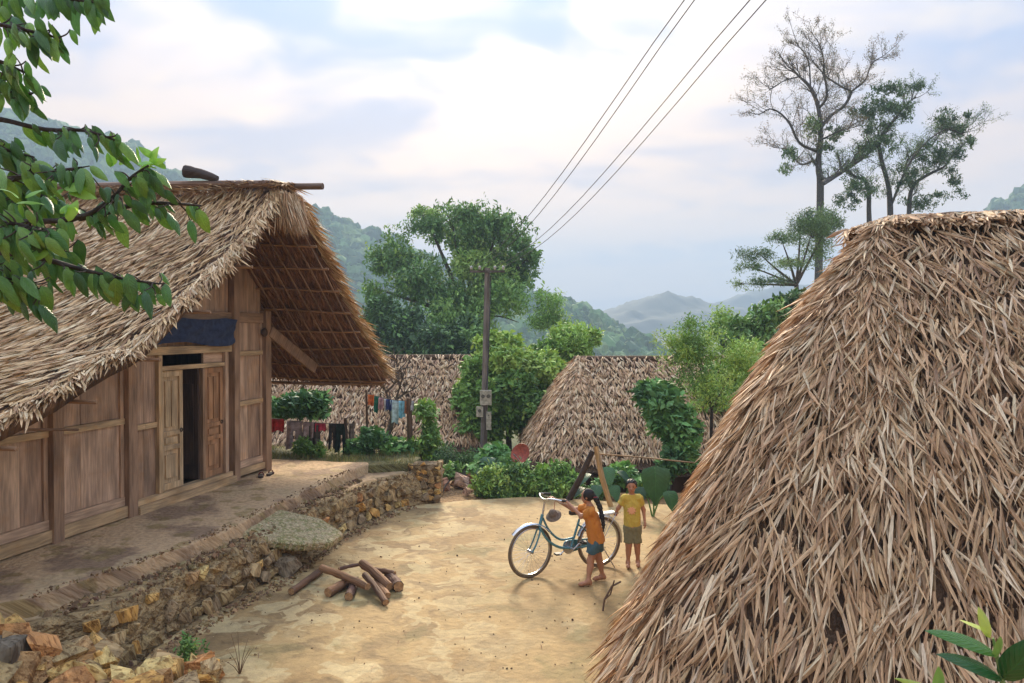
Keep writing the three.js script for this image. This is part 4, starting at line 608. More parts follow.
for (const [l, px, s] of [['yellow-green hedge bush at the left of the row along the yard', 492, 0], ['yellow-green hedge bush below the red dish', 516, 1], ['yellow-green hedge bush right of the red dish', 540, 2], ['yellow-green hedge bush beside the dark leaning post', 562, 3]]) bush(l, px, 492, 14.55, [C(px, 482 - (s % 2) * 4, 15, 13, 14.6), C(px - 10, 489, 12, 9, 14.5), C(px + 10, 488, 12, 10, 14.6), C(px, 494, 16, 7, 14.45)], { n: 900, size: 0.135, tones: [...GREENS.mid, ...GREENS.deep, GREENS.light[2]], seed: 450 + s, lace: true, group: 'hedge bushes along the far edge of the yard' });
bush('small weedy bush among the pinkish rocks on the path', 440, 488, 14.6, [C(452, 470, 9, 7, 15.6), C(447, 476, 8, 6, 15.4), C(484, 492, 9, 6, 14.6)], { n: 320, size: 0.13, tones: GREENS.mid, seed: 455, fork: at(452, 478, 15.4) });
bush('dark green bush behind the boy and the taro leaves', 640, 490, 14.6, [C(625, 478, 16, 12, 14.6), C(645, 490, 20, 12, 14.4), C(672, 470, 14, 20, 14.6), C(606, 488, 12, 9, 14.5), C(690, 455, 12, 14, 14.6)], { n: 1300, size: 0.17, tones: GREENS.teal, seed: 456, geo: BROAD });
{
  // the leafless shrub that carries one end of the washing line
  const b = foot(392, 15.6, 0.3), t = thing('bare_shrub', 'leafless forked shrub standing behind the hung washing', 'shrub', b.toArray()), R = rel(t), r = rng(461), list = [], P = (x, y, z = 0) => R(at(x, y, 15.6 + z));
  const main = [[[386, 452], [388, 436], [392, 420], [390, 404]], [[392, 420], [396, 400], [402, 380], [406, 368]], [[390, 404], [385, 390], [380, 378]], [[396, 400], [404, 394], [413, 390]], [[400, 386], [396, 374], [397, 364]], [[386, 392], [394, 384], [396, 376]]];
  main.forEach((m, i) => { const p = m.map(([x, y]) => P(x, y, (r() - 0.5) * 0.4)); if (i === 0) p[0] = P(386, 462, 0); list.push([p, i ? 0.03 : 0.07, i ? 0.01 : 0.045]); for (let k = 0; k < 7; k++) { const q = p[1 + Math.floor(r() * (p.length - 1))]; list.push([[q, q.clone().add(V((r() - 0.5) * 0.35, 0.12 + 0.2 * r(), (r() - 0.5) * 0.3)), q.clone().add(V((r() - 0.5) * 0.6, 0.2 + 0.35 * r(), (r() - 0.5) * 0.5))], 0.012, 0.005]); } });
  part('trunk', limbs(list, 462, 5), bark, t);
}
// big-leaved taro plants
{
  const heart = (() => { const sh = new THREE.Shape(); sh.moveTo(0, 0.12); sh.bezierCurveTo(0.1, -0.12, 0.42, -0.05, 0.4, 0.25); sh.bezierCurveTo(0.38, 0.55, 0.15, 0.8, 0, 1); sh.bezierCurveTo(-0.15, 0.8, -0.38, 0.55, -0.4, 0.25); sh.bezierCurveTo(-0.42, -0.05, -0.1, -0.12, 0, 0.12); const g = new THREE.ShapeGeometry(sh, 8), p = g.attributes.position, pos = []; const q = []; for (let i = 0; i < p.count; i++) q.push(p.getX(i), 0, p.getY(i)); return { sh }; })();
  const leafGeo = (() => { const pos = [], idx = [], uv = [], N = 9, M = 12, out = heart.sh.getPoints(20); const edge = (t) => { let w = 0; for (let i = 0; i < out.length - 1; i++) { const a = out[i], b = out[i + 1]; if (a.x >= 0 && b.x >= 0 && (a.y - t) * (b.y - t) <= 0) { const k = (t - a.y) / ((b.y - a.y) || 1e-6); w = Math.max(w, mix(a.x, b.x, clamp(k))); } } return w; };
    for (let j = 0; j <= M; j++) for (let i = 0; i <= N; i++) { const t = mix(-0.05, 0.995, j / M), w = edge(t), k = i / N * 2 - 1, x = k * w; pos.push(x, 0.12 * Math.abs(k) * w - 0.28 * t * t + 0.02 * Math.sin(9 * t) * Math.abs(k), t); uv.push(i / N, j / M); }
    for (let j = 0; j < M; j++) for (let i = 0; i < N; i++) { const a = j * (N + 1) + i; idx.push(a, a + N + 1, a + 1, a + 1, a + N + 1, a + N + 2); } return geom(pos, idx, uv); })();
  const mats = [0x3f7040, 0x4f8048, 0x345c38].map((c) => leafMat(c, { roughness: 0.55, map: veinMap, bumpMap: veinBump, bumpScale: 0.004 })), stalkM = std(0x6d8a4c), r = rng(471);
  const plant = (label, b, leaves) => { const t = thing('taro_plant', label, 'plant', b.toArray()), R = rel(t); leaves.forEach(([px, py, d, size, yaw, tilt], i) => { const p = R(at(px, py, d)), a = V(Math.sin(yaw), 0, Math.cos(yaw)); const dir = V(a.x * Math.cos(tilt), -Math.sin(tilt), a.z * Math.cos(tilt)), up = V(a.x * Math.sin(tilt), Math.cos(tilt), a.z * Math.sin(tilt)); part('stalk', tube(bent([[0.04 * (r() - 0.5), -0.1, 0.04 * (r() - 0.5)], p.clone().multiplyScalar(0.5).add(V(0, 0.08, 0)), p], 8), [0.018, 0.016, 0.015, 0.014, 0.013, 0.012, 0.011, 0.01, 0.009], 6), stalkM, t); part('leaf', leafGeo.clone().applyMatrix4(frame(p, dir, up, size)), mats[i % 3], t); }); return t; };
  plant('tall taro plant with one big upright leaf right of the boy', foot(653, 12.6, 0), [[655, 468, 12.6, 0.62, 0.1, 1.25], [668, 492, 12.5, 0.4, 0.6, 0.9], [642, 488, 12.7, 0.36, -0.7, 0.9]]);
  plant('taro plant with spreading leaves between the leaning posts and the boy', foot(600, 14.2), [[588, 474, 14.2, 0.34, -0.9, 0.5], [606, 468, 14.1, 0.38, 0.3, 0.8], [619, 472, 14.2, 0.36, 1.0, 0.5], [598, 486, 13.95, 0.3, -0.3, 0.6], [613, 486, 14, 0.32, 0.5, 0.9], [583, 488, 14.1, 0.26, -1.0, 0.5]]);
  plant('taro plant in the undergrowth below the electricity pole', foot(500, 15.6), [[490, 458, 15.6, 0.45, -0.5, 0.6], [504, 464, 15.5, 0.5, 0.3, 0.7], [514, 474, 15.4, 0.45, 0.2, 0.8], [484, 470, 15.5, 0.4, -0.3, 0.8]]);
}
// ---------------------------------------------------------------- the leafy tree reaching in from the left
const bigLeaf = blade(1, 0.4, { seg: 8, prof: leafProf, fold: 0.35, curl: -0.22, wave: 0.025, sway: 0.08 }), bigLeaf2 = blade(1, 0.44, { seg: 8, prof: leafProf, fold: 0.2, curl: -0.4, twist: 0.6, wave: 0.03, sway: -0.1 }), bigLeaf3 = blade(1, 0.34, { seg: 8, prof: leafProf, fold: 0.7, curl: -0.1, twist: -0.6, wave: 0.02 });
{
  const d0 = 3.0, base = V(-3.35, 0.2, -3.3), t = thing('leafy_branch_tree', 'dark green fruit tree whose branches reach in from the left edge', 'tree', base.toArray()), R = rel(t), r = rng(481);
  base.y = groundY(-3.35, 3.3); t.position.y = base.y;
  // each branch: its line, its leaves, where along it the leaves start
  const P = (x, y, z = 0) => R(at(x, y, d0 + z)), B = [
    [[[-170, 60, 0.3], [-90, 10, 0.2], [-30, -6, 0.1], [40, -2, 0], [108, 6, -0.1]], 40, 0.5], [[[-120, 90, 0.2], [-40, 25, -0.1], [10, 28, -0.2], [62, 40, -0.2]], 34, 0.5], [[[-140, 90, 0.25], [-50, 60, 0.0], [0, 62, -0.1], [28, 74, -0.1]], 14, 0.55],
    [[[-150, 140, 0.3], [-60, 120, 0.1], [0, 120, 0], [45, 130, 0], [90, 132, -0.1], [120, 142, -0.1]], 32, 0.5], [[[-150, 250, 0.3], [-40, 225, 0.1], [30, 222, 0], [80, 218, 0], [112, 200, 0], [132, 178, 0], [150, 166, 0]], 40, 0.4],
    [[[80, 218, 0], [110, 212, 0.1], [140, 204, 0.1], [176, 204, 0.1], [202, 206, 0.1]], 26, 0], [[[-150, 250, 0.3], [-30, 250, 0], [40, 258, -0.1], [84, 270, -0.1], [120, 278, -0.1], [160, 284, -0.1]], 38, 0.42], [[[-120, 260, 0.2], [-30, 200, -0.2], [20, 178, -0.3], [56, 172, -0.3], [84, 168, -0.3]], 34, 0.45]];
  const dense = [[[[-120, 280, 0.2], [-30, 262, -0.2], [10, 275, -0.25], [38, 290, -0.25]], 70, 0.45], [[[-120, 260, 0.2], [-50, 225, -0.25], [0, 222, -0.35], [50, 230, -0.35]], 80, 0.45], [[[-120, 260, 0.2], [-40, 190, 0.1], [10, 190, 0.1], [60, 200, 0.1]], 80, 0.45], [[[-120, 280, 0.2], [-40, 245, 0.1], [10, 246, 0.1], [70, 252, 0.1]], 80, 0.42], [[[-170, 60, 0.3], [-60, -30, 0.2], [20, -25, 0.1], [84, -20, 0]], 60, 0.45], [[[-120, 260, 0.2], [-50, 160, 0], [0, 150, 0], [36, 158, 0]], 50, 0.5], [[[-140, 110, 0.2], [-50, 84, 0], [0, 84, 0], [34, 96, 0]], 46, 0.5]];
  const list = [[[V(0, -0.2, 0), V(0.05, 0.9, 0.02), P(-190, 260, 0.3), P(-185, 120, 0.3), P(-170, 60, 0.3)], 0.09, 0.04]];
  const tones = [0x5a943f, 0x6ea645, 0x467838, 0x8ab84c, 0x5c904a], mats = tones.map((c) => leafMat(c, { roughness: 0.5, transmission: 0.38, map: veinMap, bumpMap: veinBump, bumpScale: 0.0015 })), young = [0x9ccc52, 0x86bd48].map((c) => leafMat(c, { roughness: 0.45, transmission: 0.4 })), mass = [[], [], []], massC = [[], [], []];
  const leafAt = (p, dir, s, m, inMass) => { const k = Math.floor(r() * 3), M = frame(p, dir, V((r() - 0.5) * 1.6, 0.5, 0.4 + r()), s); if (inMass) { mass[k].push(M); massC[k].push(hex(tones[Math.floor(r() * 5)])); return; } const e = part('leaf', [bigLeaf, bigLeaf2, bigLeaf3][k], m, t); e.matrix.copy(M); e.matrix.decompose(e.position, e.quaternion, e.scale); };
  for (const [set, inMass] of [[B, false], [dense, true]]) set.forEach(([pts, n, f0]) => {
    const p = pts.map((a) => P(...a)); list.push([p, 0.016, 0.004]);
    const c = new THREE.CatmullRomCurve3(p);
    for (let k = 0; k < n; k++) {
      const f = f0 + (1 - f0) * Math.pow((k + r()) / n, 0.85), q = c.getPoint(clamp(f)), tan = c.getTangent(clamp(f)), tw = V((r() - 0.5) * 0.12, (r() - 0.55) * 0.12, (r() - 0.5) * 0.14);
      if (r() < 0.6) { list.push([[q.clone(), q.clone().addScaledVector(tw, 0.5).addScaledVector(tan, 0.01), q.clone().add(tw)], 0.0035, 0.002]); q.add(tw); }
      const dir = tan.clone().multiplyScalar(0.5).add(V((r() - 0.5) * 0.9, -0.9 + 0.6 * (r() - 0.5), (r() - 0.5) * 0.9)); leafAt(q, dir, 0.092 * (0.55 + 0.8 * r()), mats[Math.floor(r() * 5)], inMass);
    }
  });
  [bigLeaf, bigLeaf2, bigLeaf3].forEach((g, k) => many('leaf_mass', g, leafMat(0xffffff, { roughness: 0.42, transmission: 0.28, map: veinMap, bumpMap: veinBump, bumpScale: 0.0015 }), mass[k], massC[k], t, true));
  for (const [x, y, z, n] of [[150, 164, 0, 9], [118, 168, 0, 4], [70, 192, -0.3, 4], [66, 218, -0.35, 4], [10, 92, 0, 3], [22, 200, -0.4, 4], [24, 262, -0.35, 3]]) for (let k = 0; k < n; k++) leafAt(P(x + 14 * (r() - 0.5), y + 10 * (r() - 0.5), z), V((r() - 0.3) * 1.6, 0.25 + 0.8 * (r() - 0.5), (r() - 0.5)), 0.08 * (0.7 + 0.5 * r()), young[k % 2]);
  part('trunk', limbs(list, 482, 6), barkDark, t);
}
{
  // sapling in the near right corner
  const t = thing('sapling', 'young sapling with long glossy leaves at the bottom right corner', 'plant', [1.62, groundY(1.62, 2.35), -2.35]), R = rel(t), d = 2.35, P = (x, y, z = 0) => R(at(x, y, d + z));
  const mats = { a: leafMat(0x5c9a3a, { map: veinMap, bumpMap: veinBump, bumpScale: 0.002, roughness: 0.35, transmission: 0.3 }), b: leafMat(0x2f6b33, { map: veinMap, bumpMap: veinBump, bumpScale: 0.002, roughness: 0.35 }), c: leafMat(0xb3c24a, { roughness: 0.4, transmission: 0.4 }), e: leafMat(0x83b65a, { roughness: 0.4, transmission: 0.35 }) };
  part('stem', tube(bent([V(0, -0.1, 0), V(0.02, 0.6, 0.01), P(1010, 700), P(1001, 662), P(996, 640)], 14), Array.from({ length: 15 }, (_, i) => mix(0.014, 0.004, i / 14)), 7), std(0x6d7f45), t);
  const L = (x0, y0, x1, y1, z0, z1, w, m, up = [0, 1, 0.6], curl = -0.1) => { const a = P(x0, y0, z0), b = P(x1, y1, z1), s = a.distanceTo(b); const g = blade(1, w / s, { seg: 10, prof: leafProf, fold: 0.3, curl }); const e = part('leaf', g, mats[m], t); e.matrix.copy(frame(a, b.clone().sub(a), V(...up), s)); e.matrix.decompose(e.position, e.quaternion, e.scale); };
  L(1000, 657, 939, 626, 0, -0.12, 0.05, 'a', [0.3, 1, 0.9], -0.14); L(1006, 682, 950, 650, 0, -0.14, 0.055, 'b', [0.3, 1, 0.8], -0.12); L(993, 640, 980, 608, 0, 0.02, 0.045, 'c', [0.4, 0.2, 1], 0.02); L(1004, 682, 1046, 640, 0, -0.1, 0.085, 'b', [-0.3, 0.5, 1]); L(999, 660, 1003, 638, 0, -0.06, 0.035, 'e', [0, 0.3, 1], 0); L(990, 634, 962, 618, 0, 0.1, 0.03, 'c', [0.2, 1, 0.5]);
  L(948, 700, 903, 677, 0.05, -0.05, 0.03, 'c', [0.2, 1, 0.8]); L(940, 700, 944, 671, 0.05, 0, 0.045, 'e', [0.1, 0.2, 1]); L(935, 705, 968, 690, 0.05, -0.02, 0.04, 'a', [0, 1, 0.8]);
  part('twig', tube(bent([P(1010, 712), P(975, 706, 0.03), P(938, 702, 0.05)], 8), 0.004, 5), std(0x6d7f45), t);
}
// weeds by the rubble
for (const [px, py, s, l, c] of [[185, 664, 1, 'small green weed sprouting beside the rubble heap', 'mid'], [150, 606, 0.8, 'dark weed growing at the foot of the retaining wall', 'deep'], [75, 612, 0.7, 'tiny weed above the rubble heap below the terrace', 'deep']]) { const b = onGround(px, py), t = thing('weed', l, 'weed', b.toArray()); foliage(t, [{ c: V(0, 0.1 * s, 0), r: [0.13 * s, 0.12 * s, 0.13 * s] }], { n: 70, size: 0.07 * s, tones: GREENS[c], seed: 490 + px }); part('stem', merge([0, 1, 2, 3].map((k) => tube([V(0, -0.02, 0), V(0.06 * Math.cos(k * 1.7), 0.2 * s, 0.06 * Math.sin(k * 1.7))], 0.003, 4))), std(0x6d7f45), t); }
{ const r = rng(495), b = onGround(238, 676), t = thing('dry_weed', 'dry leafless weed stalk on the yard right of the rubble', 'weed', b.toArray()), l = []; for (let k = 0; k < 9; k++) { const a = r() * 6.3, h = 0.14 + 0.2 * r(); l.push([[V(0, -0.01, 0), V(0.05 * Math.cos(a), h * 0.5, 0.05 * Math.sin(a)), V(0.13 * Math.cos(a), h, 0.13 * Math.sin(a))], 0.004, 0.0015]); } part('stalk', limbs(l, 496, 4), std(0x6d5237), t); }

// ---------------------------------------------------------------- electricity pole and wires
{
  const d = 20, b = at(482, 330, d); b.y = groundY(b.x, d); const t = thing('electricity_pole', 'wooden electricity pole with meter boxes in front of the garden tree', 'pole', b.toArray()), top = at(487.5, 268, d).sub(b);
  part('shaft', tube([V(0, -0.3, 0), top.clone().multiplyScalar(0.5), top], [0.105, 0.085, 0.07], 9), std(0x8a8076, { map: woodMap, bumpMap: woodBump, bumpScale: 0.01 }), t);
  const q = top.clone().multiplyScalar(0.985), arm = part('crossarm', box(-0.46, 0.46, q.y - 0.03, q.y + 0.03, -0.14, -0.09).translate(q.x, 0, 0.2), std(0x6a625a, { map: woodMap }), t), cer = std(0xb9b2a6, { roughness: 0.4 });
  for (const x of [-0.42, -0.2, 0.2, 0.42]) part('insulator', new THREE.LatheGeometry([[0.012, -0.02], [0.035, 0], [0.03, 0.03], [0.042, 0.05], [0.02, 0.08], [0.001, 0.085]].map(([a, c]) => new THREE.Vector2(a, c)), 10).translate(q.x + x, q.y + 0.065, 0.085), cer, t);
  const cream = std(0xd9cdb0, { roughness: 0.6, map: mottle });
  const meter = (px, py, w, h, z) => { const p = at(px, py, d).sub(b), m = part('meter_box', box(p.x - w / 2, p.x + w / 2, p.y - h / 2, p.y + h / 2, z, z + 0.16), cream, t); return [m, p]; };
  { const [m, p] = meter(486, 397, 0.3, 0.38, 0.11); for (const k of [-1, 1]) part('dial_window', new THREE.CylinderGeometry(0.05, 0.05, 0.02, 14).rotateX(Math.PI / 2).translate(p.x + k * 0.07, p.y + 0.04, 0.275), std(0x5d5a52, { roughness: 0.2 }), m); }
  { const [m, p] = meter(480, 411, 0.18, 0.26, 0.11); part('dial_window', new THREE.CylinderGeometry(0.045, 0.045, 0.02, 14).rotateX(Math.PI / 2).translate(p.x, p.y + 0.03, 0.275), std(0x5d5a52, { roughness: 0.2 }), m); }
  { const [m, p] = meter(489, 420, 0.13, 0.46, 0.12); part('cover_screw', new THREE.CylinderGeometry(0.018, 0.018, 0.02, 8).rotateX(Math.PI / 2).translate(p.x, p.y + 0.15, 0.285), std(0x5d5a52), m); }
  part('conduit', tube(bent([top.clone().add(V(0.09, -0.2, 0.06)), V(0.16, top.y * 0.6, 0.1), V(0.12, at(486, 388, d).y - b.y, 0.16)], 8), 0.014, 5), std(0x3c3a38), t);
  const ends = [[683, 0], [693, 0], [748, 0], [764, 0]], names = ['upper-left wire of the left pair crossing the sky to the pole', 'lower-right wire of the left pair crossing the sky to the pole', 'upper-left wire of the right pair crossing the sky to the pole', 'lower-right wire of the right pair crossing the sky to the pole'];
  ends.forEach(([px, py], i) => { const A = b.clone().add(V(q.x + [-0.42, -0.2, 0.2, 0.42][i], q.y + 0.11, 0.085)), B = at(px, py, 6.2), E = A.clone().lerp(B, 1.9), pts = []; for (let k = 0; k <= 24; k++) { const f = k / 24, p = A.clone().lerp(E, f); p.y -= 0.35 * Math.sin(Math.PI * Math.min(1, f * 1.9)) * (f < 0.526 ? 1 : 0); pts.push(p); } solo('electric_wire', tube(pts, 0.0055, 5), std(0x4a4a50, { roughness: 0.6 }), names[i], 'wire', 'wires running from the pole'); });
}
// ---------------------------------------------------------------- washing lines
function hang(label, name, color, p, w, h, o = {}) {       // cloth folded over a line: front and back sheets
  const r = rng(o.seed ?? 1), nx = 14, ny = 16, pos = [], idx = [], uv = [], ph = r() * 6, back = h * (o.back ?? 0.85);
  for (let j = 0; j <= ny; j++) for (let i = 0; i <= nx; i++) {
    const u = i / nx, v = j / ny * 2 - 1, H = v < 0 ? back : h, k = Math.abs(v), z = Math.sign(v) * (0.012 + 0.03 * k) + 0.03 * k * Math.sin(u * 9 + ph) + 0.02 * Math.sin(u * 17 + ph * 2) * k;
    const taper = o.taper ? mix(1, o.taper, k) : 1, low = o.legs && k > 0.35 ? 1 : 0;
    let x = (u - 0.5) * w * taper; if (low) x += Math.sign(u - 0.5) * 0.12 * w * (k - 0.35);
    pos.push(p.x + x, p.y - H * k + 0.02 * Math.sin(u * 7 + ph) * k - (o.sagc ?? 0) * Math.sin(u * Math.PI) * (1 - k), p.z + z); uv.push(u * w, v * h);
  }
  for (let j = 0; j < ny; j++) for (let i = 0; i < nx; i++) { if (o.legs && Math.abs(i - nx / 2 + 0.5) < 1 && Math.abs((j + 0.5) / ny * 2 - 1) > 0.4) continue; const a = j * (nx + 1) + i; idx.push(a, a + nx + 1, a + 1, a + 1, a + nx + 1, a + nx + 2); }
  return solo(name, geom(pos, idx, uv), std(color, { map: mottle, roughness: 0.95 }), label, 'clothes', 'washing hung out to dry');
}
{
  const wireM = std(0x6b6258), postM = wood(0x6b5340);
  const fence = (px, py, d, l, y = 0.6, r = 0.04) => { const a = at(px, py, d), g = a.clone(); g.y = y - 0.15; return solo('fence_post', tube([g, g.clone().lerp(a, 0.5).add(V(0.02, 0, 0.01)), a], [r, r * 0.95, r * 0.85], 7, true, 0.2, px), postM, l, 'post', 'posts of the washing lines'); };
  const A = at(262, 417, 15.0), B = at(356, 424, 15.0), line = (u) => A.clone().lerp(B, u).add(V(0, -0.04 * Math.sin(Math.PI * u), 0));
  fence(345, 418, 15.02, 'weathered post holding the lower washing line near its dark clothes'); fence(266, 414, 15.02, 'weathered post of the lower washing line by the house corner');
  solo('washing_line', tube([0, 0.2, 0.4, 0.6, 0.8, 1].map(line), 0.006, 5), wireM, 'lower washing line with red and dark clothes', 'washing line', 'washing lines');
  const T = (px, w, h, c, name, l, o = {}) => hang(l, name, c, line((px - 262) / 94), w, h, { seed: px, ...o });
  T(277, 0.26, 0.24, 0xd8413c, 'hung_shirt', 'bright red shirt on the lower washing line'); T(294, 0.3, 0.55, 0xc4b0aa, 'hung_trousers', 'greyish-pink trousers on the lower washing line', { legs: true }); T(308, 0.22, 0.3, 0xd4b8b0, 'hung_cloth', 'pale pink cloth beside the grey trousers on the lower line'); T(320, 0.2, 0.16, 0xdc4a5c, 'hung_cloth', 'small crimson cloth on the lower washing line');
  T(312, 0.3, 0.6, 0x6d6257, 'hung_towel', 'brown-grey towel hanging behind the crimson cloth', { back: 0.95 }); T(332, 0.14, 0.5, 0x4c4540, 'hung_trousers', 'narrow dark grey trousers on the lower washing line', { legs: true }); T(341, 0.2, 0.58, 0x22352c, 'hung_trousers', 'blackish green trousers at the end of the lower washing line', { legs: true }); T(351, 0.1, 0.34, 0x8d7d70, 'hung_cloth', 'narrow beige cloth at the far end of the lower line');
  const A2 = at(366, 393, 15.4), B2 = at(414, 401, 15.3), line2 = (u) => A2.clone().lerp(B2, u).add(V(0, -0.05 * Math.sin(Math.PI * u), 0));
  fence(409, 398, 15.3, 'thin post at the right end of the upper washing line', 0.2, 0.06); fence(366, 390, 15.42, 'thin stake at the left end of the upper washing line', 0.4, 0.025);
  solo('washing_line', tube([0, 0.2, 0.4, 0.6, 0.8, 1].map(line2), 0.006, 5), wireM, 'upper washing line with pale and orange clothes', 'washing line', 'washing lines');
  const U = (px, w, h, c, name, l, o = {}) => hang(l, name, c, line2((px - 366) / 48), w, h, { seed: px * 3, ...o });
  U(371, 0.13, 0.22, 0xf07f38, 'hung_cloth', 'bright orange cloth on the upper washing line'); U(376, 0.12, 0.34, 0x2f8a6c, 'hung_cloth', 'sea-green cloth beside the orange one on the upper line', { taper: 0.7 }); U(381, 0.1, 0.24, 0xd9a9a4, 'hung_cloth', 'pale pink cloth on the upper washing line'); U(386, 0.07, 0.26, 0xe6e4e0, 'hung_cloth', 'white strip of cloth left of the navy one'); U(389, 0.12, 0.22, 0x3d4a7c, 'hung_cloth', 'navy blue cloth on the upper washing line');
  U(395, 0.2, 0.46, 0xd8f0ea, 'hung_shirt', 'long pale mint shirt on the upper washing line', { taper: 0.75 }); U(402, 0.13, 0.34, 0x9adbe8, 'hung_shirt', 'light blue shirt on the upper washing line'); U(407, 0.09, 0.26, 0xb87a4e, 'hung_cloth', 'tan brown cloth on the upper washing line'); U(412, 0.08, 0.2, 0xe2dfd6, 'hung_cloth', 'small white cloth at the right end of the upper line');
}
// ---------------------------------------------------------------- red dish, leaning posts
{
  const c = at(521.5, 455, 15.6), b = c.clone(); b.y = groundY(b.x, 15.6); const t = thing('satellite_dish', 'red satellite dish on a short mast behind the hedge', 'satellite dish', b.toArray()), p = c.clone().sub(b), red = std(0xc4583c, { roughness: 0.55, map: mottle });
  const g = new THREE.LatheGeometry([[0.001, 0], [0.06, 0.004], [0.12, 0.017], [0.18, 0.038], [0.22, 0.057], [0.225, 0.062], [0.22, 0.065], [0.18, 0.045], [0.12, 0.024], [0.06, 0.011], [0.001, 0.007]].map(([x, y]) => new THREE.Vector2(x, y)), 28); g.rotateX(Math.PI / 2); g.rotateX(-0.45); g.rotateY(-0.62); g.translate(p.x, p.y, p.z);
  part('reflector', g, red, t); const f = V(-0.42, 0.33, 0.5).normalize(); part('feed_arm', tube([p.clone().add(V(0, -0.18, 0.03)), p.clone().addScaledVector(f, 0.28).add(V(0, -0.08, 0))], 0.01, 6), std(0x8d8a86), t); part('mast', tube([V(p.x + 0.03, -0.2, p.z - 0.05), V(p.x + 0.03, p.y - 0.02, p.z - 0.05)], 0.022, 7), std(0x77736d, { metalness: 0.4 }), t);
  const lp = (n, pts, r, m, l) => solo(n, tube(pts, r, 7, true, 0.2, 7), m, l, 'post');
  { const a = at(568, 498, 13.85), e = at(593, 451, 13.75); a.y = -0.03; lp('leaning_post', [a, a.clone().lerp(e, 0.5).add(V(0.02, 0, 0)), e], [0.065, 0.06, 0.05], wood(0x4b3c30), 'dark post leaning right behind the bicycle'); }
  { const a = at(612, 508, 13.3), e = at(596, 447, 13.6); a.y = -0.03; lp('leaning_pole', [a, a.clone().lerp(e, 0.5).add(V(-0.03, 0, 0)), e], [0.05, 0.055, 0.045], wood(0xc9a26a), 'pale stripped pole leaning left beside the dark post'); }
  solo('bamboo_rail', tube(bent([at(597, 454, 13.6), at(645, 458, 13.8), at(694, 463, 14)], 8), 0.014, 5), wood(0xb3926a), 'thin bamboo rail running right from the top of the pale pole', 'rail');
}
// ---------------------------------------------------------------- firewood
{
  const barks = [0x8a6444, 0x74543c, 0x9c7450, 0x66493a].map((c) => wood(c, { bumpScale: 0.012 })), cut = std(0xc09466, { map: mottle });
  const log = (label, a, b, r, m, mid) => { const A = onGround(a[0], a[1], a[2]), B = onGround(b[0], b[1], b[2]), pts = bent(mid ? [A, onGround(...mid), B] : [A, A.clone().lerp(B, 0.5).add(V(0.01, 0.008, 0)), B], 9), t = thing('log', label, 'log', [A.x, 0, A.z], 0, 'firewood logs on the yard'), R = rel(t), q = pts.map(R); part('bark', tube(q, q.map((_, i) => r * (1 + 0.07 * Math.sin(i * 1.9 + a[0]))), 9, false, 0.18, a[0] | 0), barks[m], t); for (const [e, f] of [[0, 1], [9, 8]]) { const dir = q[e].clone().sub(q[f]).normalize(); part('cut_end', tube([q[e].clone().addScaledVector(dir, -0.006), q[e].clone().addScaledVector(dir, 0.002)], r * 0.95, 9), cut, t); } };
  log('long thin log lying outermost at the left of the firewood', [290, 593, 0.045], [321, 571, 0.05], 0.042, 1); log('long pale log lying across the top of the firewood', [321, 569, 0.16], [367, 588, 0.12], 0.045, 2, [345, 578, 0.15]); log('thick log lying under the long pale log at the left', [327, 594, 0.055], [350, 581, 0.055], 0.055, 0); log('short stubby log end-on in the middle of the firewood', [348, 598, 0.05], [354, 582, 0.05], 0.05, 3);
  log('thin log slanting down at the front of the firewood', [385, 604, 0.04], [364, 576, 0.13], 0.038, 1); log('thick log slanting over the right of the firewood', [389, 588, 0.07], [361, 564, 0.19], 0.052, 0); log('short thick log at the right end of the firewood', [398, 588, 0.065], [388, 577, 0.06], 0.064, 3); log('log half hidden behind the slanting front log', [387, 597, 0.04], [374, 584, 0.045], 0.04, 2); log('thin stick lying at the back of the firewood', [338, 570, 0.13], [362, 565, 0.12], 0.022, 3); log('log with a pale cut end at the back right of the firewood', [394, 575, 0.12], [374, 571, 0.13], 0.035, 1);
}
